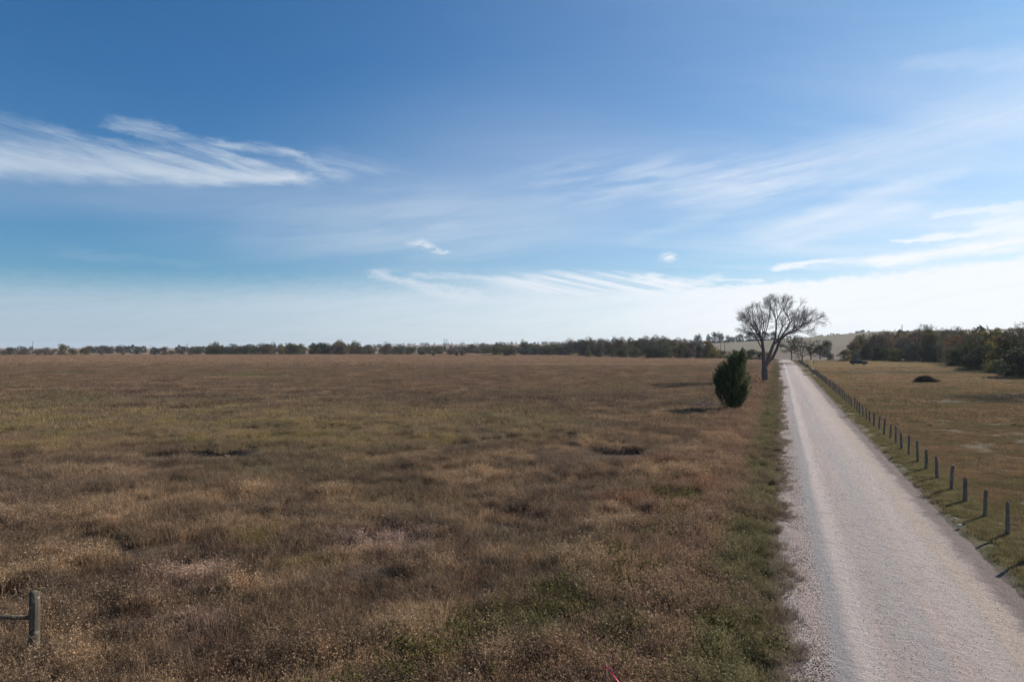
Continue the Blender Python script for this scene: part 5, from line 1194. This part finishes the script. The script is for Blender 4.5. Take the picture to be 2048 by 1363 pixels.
    spots([(-4.5, 17.5, .9, .9, 5), (-5, 20.5, .9, .5, 5), (-1, 16, 3, 2, 4), (8.5, 33, 2.5, 4, 7), (4, 19, 1.5, 3, 6), (2.5, 15.5, 1.6, 1.2, 5), (-7, 13.5, 2, 1, 4), (-20, 60, 20, 9, 25)], 11, 'straw', 'straw_tufts', 'pale straw coloured fallen grass tufts in the near field', 'grass', .5, .9)
    spots([(.9, 17.6, .7, .5, 7), (2.0, 19.3, .6, .5, 5), (-1.2, 15.7, .7, .5, 7), (-.2, 16.2, 1.2, .6, 7), (-3.2, 14.1, .6, .35, 4), (3.3, 22.3, .8, .9, 6), (2.4, 14.4, .8, .5, 6), (4.2, 17.0, .5, 1.2, 6), (5.6, 22, .8, 2.5, 14), (7.5, 30, .8, 4, 16), (4.9, 17.5, .35, 1.8, 12), (6.6, 23.5, .4, 3, 14), (9.6, 33, .5, 5, 16), (1.3, 18.4, .5, .4, 5), (0.0, 16.2, .9, .3, 6), (3.0, 13.6, .6, .4, 5)], 12, 'vine', 'green_vines', 'low green leafy vines among the foreground grass', 'weeds', .75, 1.25)
    spots([(-6.7, 21.6, .5, .4, 2), (-9.7, 25.3, .6, .6, 4), (2.7, 23.5, .6, .6, 3), (-5.2, 17.0, .3, .3, 1), (-3.7, 16.6, .4, .3, 1), (-25, 56, 14, 6, 70), (-10, 58, 12, 6, 40), (-40, 60, 8, 6, 50), (-18, 50, 9, 4, 35), (-5, 40, 3, 3, 5)], 13, 'yellow', 'yellow_weeds', 'yellow-green weed clumps in a loose band across the left field', 'weeds', .55, 1.3)
    spots([(1.6, 19.0, .4, .5, 3), (-8, 33, 3, 3, 5), (3, 28, 3, 3, 5), (5.5, 25, .7, 1.5, 4), (-12, 40, 8, 4, 8)], 14, 'silver', 'silver_weeds', 'dull grey-green weed clumps scattered in the near field', 'weeds', .6, 1.1)
    spots([(-2, 15, 1.8, 1, 5), (5, 16, .8, 2, 6), (2, 16, 2, 1.5, 5), (-12, 22, 4, 4, 6), (9, 36, 2, 5, 8)], 15, 'rust', 'rusty_weeds', 'rust coloured leafy weeds in the near field', 'weeds', .5, .9)
grow()

def loose_gravel():
    rs = np.random.RandomState(3); c = bpy.data.collections.new('source_stone'); m = mat_stone()
    for i in range(5):
        t = (1 + 5 ** 0.5) / 2; V = np.array([(-1, t, 0), (1, t, 0), (-1, -t, 0), (1, -t, 0), (0, -1, t), (0, 1, t), (0, -1, -t), (0, 1, -t), (t, 0, -1), (t, 0, 1), (-t, 0, -1), (-t, 0, 1)], float) / 1.9
        V = V * rs.uniform(0.7, 1.25, (12, 1)) * np.array([1, rs.uniform(.6, .9), rs.uniform(.45, .7)])
        T = [(0, 11, 5), (0, 5, 1), (0, 1, 7), (0, 7, 10), (0, 10, 11), (1, 5, 9), (5, 11, 4), (11, 10, 2), (10, 7, 6), (7, 1, 8), (3, 9, 4), (3, 4, 2), (3, 2, 6), (3, 6, 8), (3, 8, 9), (4, 9, 5), (2, 4, 11), (6, 2, 10), (8, 6, 7), (9, 8, 1)]
        o = bpy.data.objects.new('pebble', mk_mesh('pebble', V, None, T)); o.data.materials.append(m); c.objects.link(o)
    LIB['stone'] = (c, 5)
    n1 = 17000; s = 11 + 55 * rs.rand(n1) ** 1.7; t = rs.normal(0.35, 0.68, n1)
    n2 = 6000; s2 = 11 + 50 * rs.rand(n2) ** 1.8; t2 = rs.uniform(1.2, 6.3, n2)
    s = np.concatenate([s, s2]); t = np.concatenate([t, t2]); m_ = (t > -1.3) & (t < 6.7); s, t = s[m_], t[m_]; x, y = road_xy(s, t)
    cc = (t - 2.9) / 3.2; z = gz0(x, y) + np.maximum(0.06 - 0.13 * cc ** 2, -0.07) + 0.004
    scatter('loose_gravel', 'stone', np.stack([x, y, z], 1), np.concatenate([rs.uniform(0.008, 0.022, n1), rs.uniform(0.006, 0.015, n2)])[m_], 'loose pale stones on the gravel road and its left shoulder', 'gravel', 21)
loose_gravel()

# ------------------------------------------------------------------ labels: tell look-alikes apart by their order in the photo
def ordinals():
    by = {}
    for o in bpy.data.objects:
        if o.parent is None and 'label' in o and o.get('group', '').startswith(('trees', 'low trees', 'limestone')): by.setdefault(o['label'], []).append(o)
    words = ['leftmost', 'second from left', 'third from left', 'fourth from left', 'fifth from left', 'sixth from left', 'seventh from left', 'eighth from left', 'ninth from left', 'tenth from left']
    for lab, L in by.items():
        if len(L) < 2 or len(L) > 10: continue
        L.sort(key=lambda o: o.location.x / o.location.y)
        for i, o in enumerate(L): o['label'] = '%s, %s' % (lab, words[i] if i < len(L) - 1 else 'rightmost')
ordinals()

# ------------------------------------------------------------------ haze
def haze():
    m, N = new_mat('haze_air'); v = N.n('ShaderNodeVolumePrincipled'); v.inputs['Color'].default_value = (0.80, 0.86, 0.95, 1); v.inputs['Density'].default_value = 0.00007; v.inputs['Anisotropy'].default_value = 0.2
    o = N.n('ShaderNodeOutputMaterial'); N.t.links.new(v.outputs[0], o.inputs['Volume'])
    b = MB(); b.box((0, 0, 33.0), (18600, 18600, 90)); o = b.build('haze', m); tag(o, kind='stuff')
haze()
